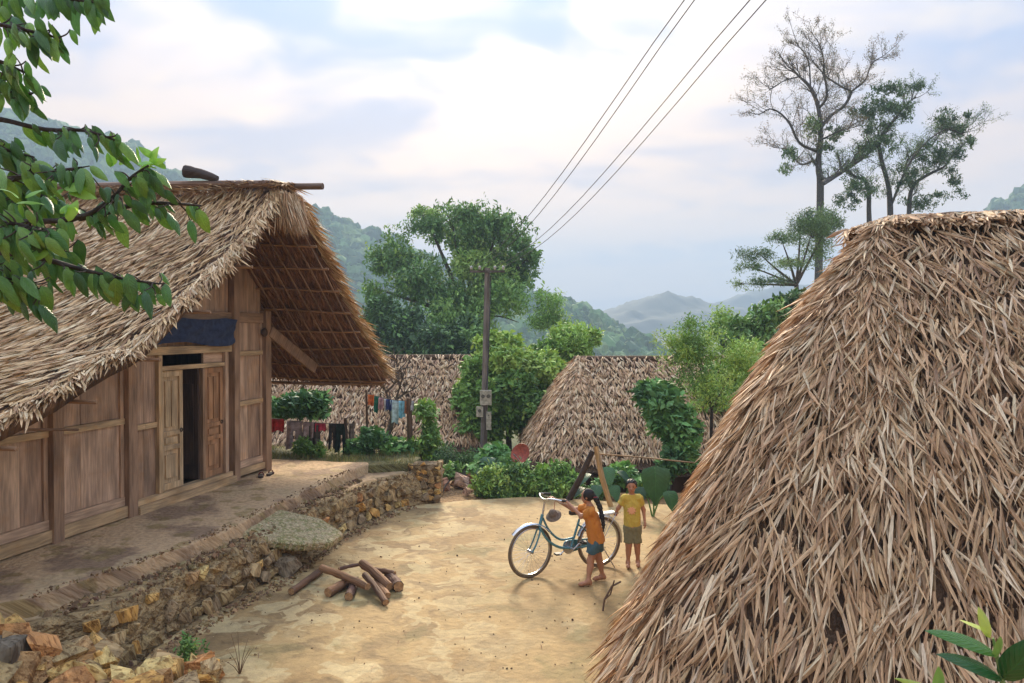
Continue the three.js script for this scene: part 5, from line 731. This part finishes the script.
// ---------------------------------------------------------------- bicycle
const BIKE = { o: V(1.14, 0, -9.9), X: V(-0.9, 0, 0.436).normalize() }; BIKE.Z = new THREE.Vector3().crossVectors(BIKE.X, V(0, 1, 0));
const bikeW = (x, y, z) => BIKE.o.clone().addScaledVector(BIKE.X, x).addScaledVector(BIKE.Z, z).setY(y);
{
  const t = thing('bicycle', 'teal step-through bicycle held by the two children', 'bicycle', BIKE.o.toArray(), Math.atan2(-BIKE.X.z, BIKE.X.x)), paint = new THREE.MeshPhysicalMaterial({ color: 0x4f8793, roughness: 0.35, metalness: 0.2, clearcoat: 0.6 }), chrome = std(0xc4c6c8, { metalness: 0.9, roughness: 0.28 }), rubber = std(0x6a5a45, { roughness: 0.9 }), black = std(0x2b2826, { roughness: 0.6 }), R = 0.33;
  const T = (pts, r, n = 12) => tube(bent(pts, n), r, 8);
  const wheel = (x, turn) => {
    const w = new THREE.Group(); w.name = 'wheel'; w.position.set(x, R, 0); w.rotation.y = turn; t.add(w);
    part('tyre', new THREE.TorusGeometry(R - 0.019, 0.019, 10, 56), rubber, w); part('rim', new THREE.LatheGeometry([[R - 0.05, -0.012], [R - 0.036, -0.014], [R - 0.034, 0], [R - 0.036, 0.014], [R - 0.05, 0.012], [R - 0.047, 0], [R - 0.05, -0.012]].map(([a, b]) => new THREE.Vector2(a, b)), 56).rotateX(Math.PI / 2), chrome, w);
    part('hub', new THREE.CylinderGeometry(0.022, 0.022, 0.09, 12).rotateX(Math.PI / 2), chrome, w);
    const sp = []; for (let k = 0; k < 32; k++) { const a = k / 32 * 6.283, b = a + (k % 4 < 2 ? 0.55 : -0.55), z = k % 2 ? 0.035 : -0.035; sp.push(tube([V(0.022 * Math.cos(b), 0.022 * Math.sin(b), z), V((R - 0.047) * Math.cos(a), (R - 0.047) * Math.sin(a), 0)], 0.0013, 4, false)); } part('spokes', sp, chrome, w);
  };
  wheel(0, 0); wheel(1.01, 0.12);
  const BB = [0.43, 0.3, 0], HT = [0.84, 0.78, 0], HB = [0.885, 0.62, 0], ST = [0.3, 0.66, 0];
  part('frame', [T([[0.885, 0.63, 0], [0.76, 0.44, 0], [0.6, 0.335, 0], BB], 0.017), T([[0.85, 0.76, 0], [0.74, 0.56, 0], [0.58, 0.43, 0], [0.385, 0.43, 0]], 0.015), tube([V(...BB), V(...ST)], 0.016, 8), tube([V(...HB), V(...HT)], 0.021, 8), ...[-1, 1].flatMap((s) => [tube([V(0.43, 0.3, s * 0.03), V(0, R, s * 0.055)], 0.009, 6), tube([V(0.325, 0.6, s * 0.02), V(0, R, s * 0.055)], 0.008, 6)])], paint, t);
  part('fork', [-1, 1].map((s) => T([[0.89, 0.6, s * 0.02], [0.9, 0.57, s * 0.045], [0.95, 0.44, s * 0.05], [1.01, R, s * 0.05]], 0.011)).concat(tube([V(0.89, 0.61, -0.05), V(0.89, 0.61, 0.05)], 0.014, 8)), paint, t);
  part('stem', [tube([V(0.84, 0.77, 0), V(0.81, 0.93, 0)], 0.012, 8), tube([V(0.81, 0.925, 0), V(0.83, 0.965, 0)], 0.014, 8)], chrome, t);
  const hb = part('handlebar', T([[0.6, 0.97, -0.24], [0.7, 0.985, -0.235], [0.79, 1.0, -0.17], [0.83, 0.968, 0], [0.79, 1.0, 0.17], [0.7, 0.985, 0.235], [0.6, 0.97, 0.24]], 0.011, 36), chrome, t);
  for (const s of [-1, 1]) { part('grip', tube([V(0.595, 0.969, s * 0.24), V(0.7, 0.985, s * 0.235)], 0.016, 9), black, hb); part('brake_lever', T([[0.76, 0.995, s * 0.2], [0.7, 0.955, s * 0.225], [0.63, 0.94, s * 0.235]], 0.005, 8), chrome, hb); }
  { const sh = new THREE.Shape(); sh.moveTo(0.16, 0.012); sh.bezierCurveTo(0.06, 0.03, 0, 0.04, -0.06, 0.09); sh.bezierCurveTo(-0.12, 0.11, -0.13, 0.05, -0.13, 0); sh.bezierCurveTo(-0.13, -0.05, -0.12, -0.11, -0.06, -0.09); sh.bezierCurveTo(0, -0.04, 0.06, -0.03, 0.16, -0.012); const g = new THREE.ExtrudeGeometry(sh, { depth: 0.03, bevelEnabled: true, bevelSize: 0.015, bevelThickness: 0.015, bevelSegments: 3 }).rotateX(-Math.PI / 2).translate(0.27, 0.74, 0); part('saddle', g, black, t); part('seat_post', tube([V(0.31, 0.63, 0), V(0.28, 0.75, 0)], 0.012, 8), chrome, t); }
  const arc = (x, a0, a1, rr, w) => { const pos = [], idx = [], n = 26; for (let i = 0; i <= n; i++) { const a = mix(a0, a1, i / n); for (const [z, k] of [[-w, -0.012], [-w * 0.55, 0], [0, 0.006], [w * 0.55, 0], [w, -0.012]]) pos.push(x + (rr + k) * Math.cos(a), R + (rr + k) * Math.sin(a), z); } for (let i = 0; i < n; i++) for (let k = 0; k < 4; k++) { const a = i * 5 + k; idx.push(a, a + 5, a + 1, a + 1, a + 5, a + 6); } return geom(pos, idx); };
  part('mudguard', arc(0, 0.35, 3.3, R + 0.022, 0.032), chrome, t); part('mudguard', arc(1.01, 0.75, 2.5, R + 0.022, 0.032), chrome, t);
  const rack = part('rear_rack', [...[-1, 1].flatMap((s) => [tube([V(0.26, 0.69, s * 0.06), V(-0.24, 0.7, s * 0.07)], 0.006, 6), tube([V(-0.12, 0.7, s * 0.068), V(0, R, s * 0.06)], 0.005, 6), tube([V(-0.22, 0.7, s * 0.07), V(0, R, s * 0.06)], 0.005, 6)]), tube([V(-0.24, 0.7, -0.07), V(-0.24, 0.7, 0.07)], 0.006, 6)], chrome, t);
  for (let k = 0; k < 4; k++) part('slat', box(-0.22, 0.24, 0.703, 0.709, -0.055 + k * 0.031, -0.04 + k * 0.031), std(0x9aa7b0, { metalness: 0.6, roughness: 0.4 }), rack);
  part('rear_reflector', new THREE.CylinderGeometry(0.025, 0.025, 0.012, 14).rotateZ(Math.PI / 2).translate(-0.262, 0.665, 0), std(0xa3312a, { roughness: 0.3 }), t);
  const cr = part('chainset', [new THREE.CylinderGeometry(0.085, 0.085, 0.004, 28).rotateX(Math.PI / 2).translate(0.43, 0.3, 0.045), tube([V(0.43, 0.3, -0.06), V(0.43, 0.3, 0.07)], 0.02, 10), tube([V(0.43, 0.3, 0.065), V(0.55, 0.21, 0.07)], 0.009, 6), tube([V(0.43, 0.3, -0.065), V(0.31, 0.39, -0.07)], 0.009, 6)], chrome, t);
  part('pedal', box(0.51, 0.59, 0.2, 0.222, 0.08, 0.16), black, cr); part('pedal', box(0.27, 0.35, 0.38, 0.402, -0.16, -0.08), black, cr);
  part('chain_guard', (() => { const sh = new THREE.Shape(); sh.moveTo(0.5, 0.35); sh.bezierCurveTo(0.54, 0.25, 0.46, 0.21, 0.4, 0.23); sh.lineTo(-0.02, 0.3); sh.lineTo(-0.02, 0.37); sh.lineTo(0.42, 0.39); sh.bezierCurveTo(0.46, 0.39, 0.49, 0.38, 0.5, 0.35); return new THREE.ExtrudeGeometry(sh, { depth: 0.012, bevelEnabled: true, bevelSize: 0.003, bevelThickness: 0.003, bevelSegments: 1 }).translate(0, 0, 0.05); })(), paint, t);
  part('kickstand', tube([V(0.0, 0.3, -0.07), V(-0.13, 0.02, -0.17)], 0.008, 6), chrome, t);
  // the soft cap slung from the handlebar
  const c = bikeW(0.76, 0.8, -0.13), cap = thing('hanging_cap', 'grey-brown cloth sun hat slung from the bicycle handlebar', 'hat', [c.x, c.y, c.z], 0.5), pf = [[0.001, 0.09], [0.04, 0.08], [0.066, 0.04], [0.07, 0.0], [0.09, -0.02], [0.125, -0.035], [0.123, -0.042], [0.085, -0.03], [0.062, -0.008]].map(([a, b]) => new THREE.Vector2(a, b)), g = new THREE.LatheGeometry(pf, 22).scale(0.8, 0.8, 0.8).rotateZ(0.5).rotateX(0.35); part('crown', g, std(0x8c7a69, { map: mottle }), cap); part('cord', tube(bent([[0, 0.06, 0.03], [0.02, 0.1, 0.0], [0.0, 0.19, 0.05]], 6), 0.004, 5), std(0xb0624e), cap);
}

// ---------------------------------------------------------------- the children: bodies meshed from tapered capsules joined smoothly
function surfaceNets(f, lo, hi, cell) {
  const n = [0, 1, 2].map((k) => Math.ceil((hi[k] - lo[k]) / cell) + 1), [nx, ny, nz] = n, val = new Float32Array(nx * ny * nz), id = (i, j, k) => i + nx * (j + ny * k);
  for (let k = 0; k < nz; k++) for (let j = 0; j < ny; j++) for (let i = 0; i < nx; i++) val[id(i, j, k)] = f(lo[0] + i * cell, lo[1] + j * cell, lo[2] + k * cell);
  const vert = new Int32Array(nx * ny * nz).fill(-1), pos = [], idx = [];
  for (let k = 0; k < nz - 1; k++) for (let j = 0; j < ny - 1; j++) for (let i = 0; i < nx - 1; i++) {
    let c = 0, x = 0, y = 0, z = 0; const at8 = (a) => val[id(i + (a & 1), j + ((a >> 1) & 1), k + (a >> 2))];
    for (let a = 0; a < 8; a++) for (const b of [1, 2, 4]) if (!(a & b)) { const p = at8(a), q = at8(a | b); if (p < 0 !== q < 0) { const t = p / (p - q); c++; x += (a & 1) + (b === 1 ? t : 0); y += ((a >> 1) & 1) + (b === 2 ? t : 0); z += (a >> 2) + (b === 4 ? t : 0); } }
    if (c) { vert[id(i, j, k)] = pos.length / 3; pos.push(lo[0] + (i + x / c) * cell, lo[1] + (j + y / c) * cell, lo[2] + (k + z / c) * cell); }
  }
  const quad = (a, b, c, d, fl) => { if (a < 0 || b < 0 || c < 0 || d < 0) return; fl ? idx.push(a, b, c, a, c, d) : idx.push(a, c, b, a, d, c); };
  for (let k = 1; k < nz - 1; k++) for (let j = 1; j < ny - 1; j++) for (let i = 1; i < nx - 1; i++) {
    const s = val[id(i, j, k)] < 0;
    if (s !== val[id(i + 1, j, k)] < 0) quad(vert[id(i, j - 1, k - 1)], vert[id(i, j, k - 1)], vert[id(i, j, k)], vert[id(i, j - 1, k)], s);
    if (s !== val[id(i, j + 1, k)] < 0) quad(vert[id(i - 1, j, k - 1)], vert[id(i - 1, j, k)], vert[id(i, j, k)], vert[id(i, j, k - 1)], s);
    if (s !== val[id(i, j, k + 1)] < 0) quad(vert[id(i - 1, j - 1, k)], vert[id(i, j - 1, k)], vert[id(i, j, k)], vert[id(i - 1, j, k)], s);
  }
  return geom(pos, idx);
}
const cone = (a, b, ra, rb) => { const d = [b.x - a.x, b.y - a.y, b.z - a.z], l2 = d[0] * d[0] + d[1] * d[1] + d[2] * d[2] || 1e-9; return (x, y, z) => { const px = x - a.x, py = y - a.y, pz = z - a.z, t = clamp((px * d[0] + py * d[1] + pz * d[2]) / l2); return Math.hypot(px - d[0] * t, py - d[1] * t, pz - d[2] * t) - mix(ra, rb, t); }; };
const ball = (c, r) => (x, y, z) => { const q = Math.hypot((x - c.x) / r[0], (y - c.y) / r[1], (z - c.z) / r[2]); return (q - 1) * Math.min(...r); };
const blend = (fs, k) => (x, y, z) => { let m = 1e9; for (const f of fs) { const v = f(x, y, z); if (m === 1e9) m = v; else { const h = clamp(0.5 + 0.5 * (v - m) / k); m = mix(v, m, h) - k * h * (1 - h); } } return m; };
const bounds = (pts, pad) => [[0, 1, 2].map((k) => Math.min(...pts.map((p) => p.getComponent(k))) - pad), [0, 1, 2].map((k) => Math.max(...pts.map((p) => p.getComponent(k))) + pad)];
const skinTone = hex(0xa9785a);
function paintSkin(g, spots = []) { const p = g.attributes.position, c = []; for (let i = 0; i < p.count; i++) { let k = skinTone.slice(); for (const s of spots) { const q = Math.hypot((p.getX(i) - s.p.x) / s.r, (p.getY(i) - s.p.y) / (s.h ?? s.r), (p.getZ(i) - s.p.z) / s.r); if (q < 1) k = s.c; } c.push(...k); } g.setAttribute('color', new THREE.BufferAttribute(new Float32Array(c), 3)); return g; }
// a hand: palm and five fingers curled round an axis (or relaxed); f: along the palm, s: towards the thumb, n: out of the back of the hand
function handField(w, f, s, n, curl) {
  const at3 = (a, b, c) => w.clone().addScaledVector(f, a).addScaledVector(s, b).addScaledVector(n, c), fs = [], pts = [w], K = 0.78;
  fs.push(cone(at3(0, 0.006, 0), at3(0.05 * K, 0.014, 0), 0.016, 0.015), cone(at3(0, -0.006, 0), at3(0.05 * K, -0.016, 0), 0.016, 0.014));
  [[0.024, 0.9], [0.009, 1], [-0.007, 0.95], [-0.022, 0.75]].forEach(([b, l]) => { let p = at3(0.05 * K, b, 0), a = curl * 0.35; for (let k = 0; k < 3; k++) { const L = [0.032, 0.022, 0.018][k] * l * K, e = p.clone().addScaledVector(f, Math.cos(a) * L).addScaledVector(n, -Math.sin(a) * L); fs.push(cone(p, e, 0.0078 - k * 0.0009, 0.007 - k * 0.0009)); pts.push(e); p = e; a += curl; } });
  { let p = at3(0.014 * K, 0.018, -0.004), e = at3(0.036 * K, 0.04, -0.012), e2 = at3(0.058 * K, 0.04, -0.024 - 0.01 * curl); fs.push(cone(p, e, 0.0095, 0.0085), cone(e, e2, 0.0085, 0.007)); pts.push(e, e2); }
  return { f: blend(fs, 0.006), pts };
}
function headParts(c, fwd, up, H) {                       // H: head height; returns skin geometry and the head frame
  const z = fwd.clone().normalize(), x = new THREE.Vector3().crossVectors(up, z).normalize(), y = new THREE.Vector3().crossVectors(z, x), W = (a, b, d) => c.clone().addScaledVector(x, a * H).addScaledVector(y, b * H).addScaledVector(z, d * H);
  const loc = (f) => (X, Y, Z) => { const dx = X - c.x, dy = Y - c.y, dz = Z - c.z; return f((dx * x.x + dy * x.y + dz * x.z) / H, (dx * y.x + dy * y.y + dz * y.z) / H, (dx * z.x + dy * z.y + dz * z.z) / H) * H; };
  const P = (a, b, d) => V(a, b, d);
  const f = blend([ball(P(0, 0.1, -0.03), [0.36, 0.39, 0.42]), ball(P(0, -0.18, 0.12), [0.26, 0.3, 0.27]), cone(P(0, -0.36, 0.2), P(0, -0.38, 0.22), 0.1, 0.09), cone(P(0, 0.04, 0.36), P(0, -0.11, 0.44), 0.035, 0.055), cone(P(-0.06, -0.12, 0.39), P(0.06, -0.12, 0.39), 0.035, 0.035), cone(P(-0.09, -0.23, 0.345), P(0.09, -0.23, 0.345), 0.03, 0.03), ball(P(-0.365, -0.03, -0.02), [0.04, 0.1, 0.07]), ball(P(0.365, -0.03, -0.02), [0.04, 0.1, 0.07])], 0.06);
  const g = surfaceNets(loc(f), [c.x - 0.55 * H, c.y - 0.6 * H, c.z - 0.55 * H], [c.x + 0.55 * H, c.y + 0.6 * H, c.z + 0.55 * H], 0.0035), spots = [];
  for (const s of [-1, 1]) spots.push({ p: W(s * 0.15, 0.03, 0.37), r: 0.055 * H, h: 0.028 * H, c: hex(0x2a1d17) }, { p: W(s * 0.15, 0.12, 0.37), r: 0.08 * H, h: 0.018 * H, c: hex(0x3a281f) }); spots.push({ p: W(0, -0.235, 0.37), r: 0.1 * H, h: 0.028 * H, c: hex(0x9c5a4c) });
  return { g: paintSkin(g, spots), W, loc, P };
}
function childFigure(label, J, o) {
  const t = thing('person', label, 'person', [J.hip.x, 0, J.hip.z], 0, 'children with the bicycle'), skin = std(0xffffff, { vertexColors: true, roughness: 0.65 }), geos = [];
  const hc = J.head, neck = J.neck, hd = headParts(hc, J.look, V(0, 1, 0).addScaledVector(J.look, J.nod ?? 0), o.H);
  const side = new THREE.Vector3().crossVectors(V(0, 1, 0), J.face).normalize();          // the child's left
  const chest = neck.clone().lerp(J.hip, 0.32), waist = neck.clone().lerp(J.hip, 0.72), fs = [cone(hc.clone().add(V(0, -0.3 * o.H, 0)), neck, 0.034, 0.036), cone(chest.clone().addScaledVector(side, 0.05), waist.clone().addScaledVector(side, 0.03), 0.056, 0.054), cone(chest.clone().addScaledVector(side, -0.05), waist.clone().addScaledVector(side, -0.03), 0.056, 0.054), cone(J.hip.clone().addScaledVector(side, 0.04), J.hip.clone().addScaledVector(side, -0.04), 0.074, 0.074), cone(neck.clone().add(V(0, -0.03, 0)), chest, 0.04, 0.06), cone(waist, J.hip, 0.066, 0.074)], pts = [hc, neck, J.hip];
  for (const k of ['L', 'R']) {
    const s = k === 'L' ? 1 : -1, sh = J['sh' + k], el = J['el' + k], wr = J['wr' + k], kn = J['kn' + k], an = J['an' + k], hp = J.hip.clone().addScaledVector(side, 0.05 * s).add(V(0, -0.02, 0));
    fs.push(cone(neck.clone().add(V(0, -0.035, 0)), sh, 0.035, 0.036), cone(sh, el, 0.034, 0.026), cone(el, wr, 0.026, 0.017), cone(hp, kn, 0.066, 0.042), cone(kn, an, 0.04, 0.024), cone(kn.clone().lerp(an, 0.3).addScaledVector(J.face, -0.012), kn.clone().lerp(an, 0.5), 0.036, 0.028));
    const tf = J['toe' + k] ?? J.face, a = an, heel = a.clone().addScaledVector(tf, -0.022).setY(a.y - 0.03), ball2 = a.clone().addScaledVector(tf, 0.085).setY(a.y - 0.037), toe = a.clone().addScaledVector(tf, 0.12).setY(a.y - 0.04);
    fs.push(cone(a, heel, 0.024, 0.022), cone(a.clone().setY(a.y - 0.012), ball2, 0.024, 0.017), cone(ball2, toe, 0.02, 0.014), cone(heel, ball2, 0.02, 0.018)); pts.push(sh, el, wr, kn, an, toe, heel);
    const F = J['hf' + k] ?? wr.clone().sub(el).normalize(), n0 = J['hn' + k], n = n0.clone().addScaledVector(F, -n0.dot(F)).normalize(), ss = new THREE.Vector3().crossVectors(n, F).multiplyScalar(J['hs' + k] ?? 1), h = handField(wr, F, ss, n, J['curl' + k]), [lo, hi] = bounds(h.pts, 0.03);
    geos.push(paintSkin(surfaceNets(h.f, lo, hi, 0.003)));
  }
  const [lo, hi] = bounds(pts, 0.12); geos.push(paintSkin(surfaceNets(blend(fs, 0.028), lo, hi, 0.009)), hd.g);
  const shift = (g) => g.translate(-J.hip.x, 0, -J.hip.z);
  part('body', shift(merge(geos)), skin, t);
  const cloth = (name, list, k, clip, mat, cell = 0.008, label2) => { const f = blend(list, k), ff = (x, y, z) => { const wr = 0.007 * n3(x * 16, y * 9, z * 16) + 0.003 * n3(x * 40, y * 22, z * 40), v = f(x, y, z) + wr; return Math.max(v, clip(x, y, z)); }; const p2 = pts; const [a, b] = bounds(p2, 0.14); const g = surfaceNets(ff, a, b, cell * 0.75); return part(name, shift(g), mat, t, label2); };
  o.dress({ cloth, hd, side, chest, waist, shift, t });
  return t;
}
{
  // girl pushing the bicycle
  const face = V(-0.93, 0, -0.2).normalize(), gl = bikeW(0.64, 0.975, -0.2), gr = bikeW(0.74, 0.985, 0.0);
  const J = { face, look: V(-0.92, -0.12, -0.35).normalize(), nod: 0, hip: V(1.02, 0.50, -9.27), neck: V(0.955, 0.955, -9.27), head: V(0.925, 1.06, -9.28), shL: V(0.955, 0.9, -9.165), shR: V(0.925, 0.9, -9.375), elL: V(0.845, 0.83, -9.22), elR: V(0.76, 0.86, -9.45), wrL: V(0.0, 0, 0), wrR: V(0, 0, 0), knL: V(0.955, 0.29, -9.21), knR: V(1.07, 0.28, -9.34), anL: V(0.925, 0.068, -9.15), anR: V(1.12, 0.068, -9.36), curlL: 0.95, curlR: 0.95, hnL: V(0, 1, 0.1), hnR: V(0, 1, 0), hsL: -1, hsR: 1 };
  J.wrL.copy(gl).addScaledVector(gl.clone().sub(J.elL).normalize(), -0.05).add(V(0, 0.016, 0)); J.wrR.copy(gr).addScaledVector(gr.clone().sub(J.elR).normalize(), -0.05).add(V(0, 0.016, 0)); J.hfL = gl.clone().sub(J.wrL).normalize(); J.hfR = gr.clone().sub(J.wrR).normalize(); J.toeL = V(-0.98, 0, 0.15).normalize(); J.toeR = V(-0.95, 0, 0.2).normalize();
  childFigure('girl in an orange top and denim shorts pushing the bicycle', J, { H: 0.18, dress({ cloth, hd, side, chest, waist, shift, t }) {
    const orange = std(0xd98a35, { map: mottle, roughness: 0.95 }), denim = std(0x4f6f78, { map: mottle, roughness: 0.95 }), hem = J.hip.clone().add(V(0.015, 0.02, 0));
    const s = (p, q) => p.clone().addScaledVector(side, q);
    cloth('top', [cone(s(chest, 0.052), s(hem, 0.055), 0.077, 0.1), cone(s(chest, -0.052), s(hem, -0.055), 0.077, 0.1), cone(J.neck.clone().add(V(0, -0.035, 0)), chest, 0.05, 0.075), cone(J.shL, J.shL.clone().lerp(J.elL, 0.6), 0.05, 0.052), cone(J.shR, J.shR.clone().lerp(J.elR, 0.6), 0.05, 0.052), cone(J.neck.clone().add(V(0, -0.05, 0)), J.shL, 0.045, 0.048), cone(J.neck.clone().add(V(0, -0.05, 0)), J.shR, 0.045, 0.048)], 0.03, (x, y, z) => { const dl = (p, e) => { const d = e.clone().sub(p), L = d.length(); d.normalize(); return (x - p.x) * d.x + (y - p.y) * d.y + (z - p.z) * d.z - L * 0.55; }; const near = (p) => Math.hypot(x - p.x, y - p.y, z - p.z); let c = Math.max(0.505 + 0.012 * Math.sin(x * 40 + z * 30) - y, y - 0.955); if (Math.abs((z + 9.27)) > 0.13 || x < 0.86) { c = Math.max(c, z > -9.27 ? dl(J.shL, J.elL) : dl(J.shR, J.elR)); } return c; }, orange);
    cloth('shorts', [cone(s(J.hip, 0.045), s(J.hip, -0.045), 0.092, 0.092), cone(s(J.hip, 0.05), s(J.hip, 0.05).lerp(J.knL, 0.7), 0.088, 0.075), cone(s(J.hip, -0.05), s(J.hip, -0.05).lerp(J.knR, 0.7), 0.088, 0.075)], 0.02, (x, y, z) => Math.max(0.385 + 0.01 * Math.sin(x * 50) - y, y - 0.56), denim);
    // dark hair with a long tail down the back
    const { loc, P, W } = hd, hairM = std(0x1d1815, { roughness: 0.8 }), H = 0.18, c = J.head, capF = loc((x, y, z) => Math.max(ball(P(0, 0.12, -0.05), [0.41, 0.43, 0.46])(x, y, z), z - 0.22 - 0.35 * (y - 0.15) * (y > 0.15 ? -1 : 0.6), -0.36 - y + (z + 0.3) * 0.3));
    const tail = [W(0, 0.05, -0.42), W(0.02, -0.2, -0.6), W(0.02, -0.75, -0.78), W(0.05, -1.35, -0.86), W(0.05, -1.95, -0.9), W(0.06, -2.4, -0.84)], rr = [0.026, 0.03, 0.028, 0.026, 0.02, 0.008], tf = blend(tail.slice(0, -1).map((p, i) => cone(p, tail[i + 1], rr[i], rr[i + 1])), 0.02);
    const [lo, hi] = bounds([...tail, V(c.x - 0.1, c.y - 0.1, c.z - 0.1), V(c.x + 0.1, c.y + 0.12, c.z + 0.1)], 0.04);
    part('hair', shift(surfaceNets(blend([capF, (x, y, z) => tf(x, y, z) + 0.003 * Math.sin(y * 160)], 0.012), lo, hi, 0.006)), hairM, t); part('hair_tie', shift(new THREE.TorusGeometry(0.03, 0.008, 6, 14).rotateX(1.2).translate(...W(0, -0.1, -0.52).toArray())), std(0x8a3a3a), t);
  } });
  // boy behind the bicycle, one hand on the rack
  const f2 = V(-0.12, 0, 1).normalize(), rk = bikeW(-0.21, 0.748, 0.0), K = { face: f2, look: V(-0.18, -0.05, 1).normalize(), hip: V(1.575, 0.545, -9.92), neck: V(1.57, 1.0, -9.93), head: V(1.565, 1.108, -9.92), shL: V(1.668, 0.945, -9.93), shR: V(1.472, 0.945, -9.92), elL: V(1.735, 0.78, -9.95), elR: V(1.385, 0.80, -9.95), wrL: V(1.745, 0.62, -9.9), wrR: V(0, 0, 0), knL: V(1.64, 0.3, -9.9), knR: V(1.525, 0.3, -9.9), anL: V(1.66, 0.068, -9.95), anR: V(1.515, 0.068, -9.9), curlL: 0.4, curlR: 0.5, hnL: V(1, 0, 0.3), hnR: V(0, 1, 0), hsL: 1, hsR: -1 };
  K.wrR.copy(rk).addScaledVector(V(rk.x - K.elR.x, 0, rk.z - K.elR.z).normalize(), -0.05).add(V(0, 0.02, 0)); K.hfR = V(rk.x - K.elR.x, -0.1, rk.z - K.elR.z).normalize();
  const boy = childFigure('boy in a yellow T-shirt and khaki shorts standing behind the rear wheel', K, { H: 0.185, dress({ cloth, hd, side, chest, waist, shift, t }) {
    const yellow = std(0xdcc255, { map: mottle, roughness: 0.95 }), khaki = std(0x8d8a66, { map: mottle, roughness: 0.95 }), s = (p, q) => p.clone().addScaledVector(side, q), hem = K.hip.clone().add(V(0, 0.04, 0));
    cloth('t_shirt', [cone(s(chest, 0.042), s(hem, 0.036), 0.074, 0.086), cone(s(chest, -0.042), s(hem, -0.036), 0.074, 0.086), cone(K.neck.clone().add(V(0, -0.035, 0)), chest, 0.05, 0.075), cone(K.shL, K.shL.clone().lerp(K.elL, 0.8), 0.049, 0.05), cone(K.shR, K.shR.clone().lerp(K.elR, 0.8), 0.049, 0.05), cone(K.neck.clone().add(V(0, -0.05, 0)), K.shL, 0.045, 0.048), cone(K.neck.clone().add(V(0, -0.05, 0)), K.shR, 0.045, 0.048)], 0.03, (x, y, z) => { let c = Math.max(0.545 - y, y - 1.0); const a = Math.abs(x - 1.57); if (a > 0.118) { const p = x > 1.57 ? K.shL : K.shR, e = x > 1.57 ? K.elL : K.elR, d = e.clone().sub(p), L = d.length(); d.normalize(); c = Math.max(c, (x - p.x) * d.x + (y - p.y) * d.y + (z - p.z) * d.z - L * 0.62); } return c; }, yellow);
    part('shirt_print', shift(surfaceNets(((f) => (x, y, z) => Math.max(Math.abs(f(x, y, z) - 0.005) - 0.003, Math.hypot((x - 1.555) / 1.1, y - 0.79) - 0.05 + 0.01 * Math.sin(9 * Math.atan2(y - 0.79, x - 1.555)), -9.9 - z))(blend([cone(s(chest, 0.042), s(hem, 0.036), 0.075, 0.087), cone(s(chest, -0.042), s(hem, -0.036), 0.075, 0.087)], 0.03)), [1.45, 0.7, -9.95], [1.68, 0.88, -9.7], 0.005)), std(0xdba277), t, 'faded orange-pink print on the shirt front');
    cloth('shorts', [cone(s(K.hip, 0.04), s(K.hip, -0.04), 0.084, 0.084), cone(s(K.hip, 0.045), s(K.hip, 0.05).lerp(K.knL, 0.9), 0.08, 0.066), cone(s(K.hip, -0.045), s(K.hip, -0.05).lerp(K.knR, 0.9), 0.08, 0.066)], 0.02, (x, y, z) => Math.max(0.335 - y, y - 0.6), khaki);
    const { loc, P } = hd, c = K.head, capF = loc((x, y, z) => Math.max(ball(P(0, 0.13, -0.05), [0.41, 0.42, 0.46])(x, y, z) - 0.02 * Math.sin(x * 30 + z * 20), z - 0.26 - (y > 0.3 ? (y - 0.3) * 1.6 : (y - 0.3) * 0.5), -0.2 - y + (z + 0.2) * 0.35)); part('hair', shift(surfaceNets(capF, [c.x - 0.12, c.y - 0.13, c.z - 0.12], [c.x + 0.12, c.y + 0.13, c.z + 0.12], 0.005)), std(0x1d1815, { roughness: 0.55 }), t);
  } });
  boy.scale.setScalar(0.95);
}
renderer.render(scene, camera);
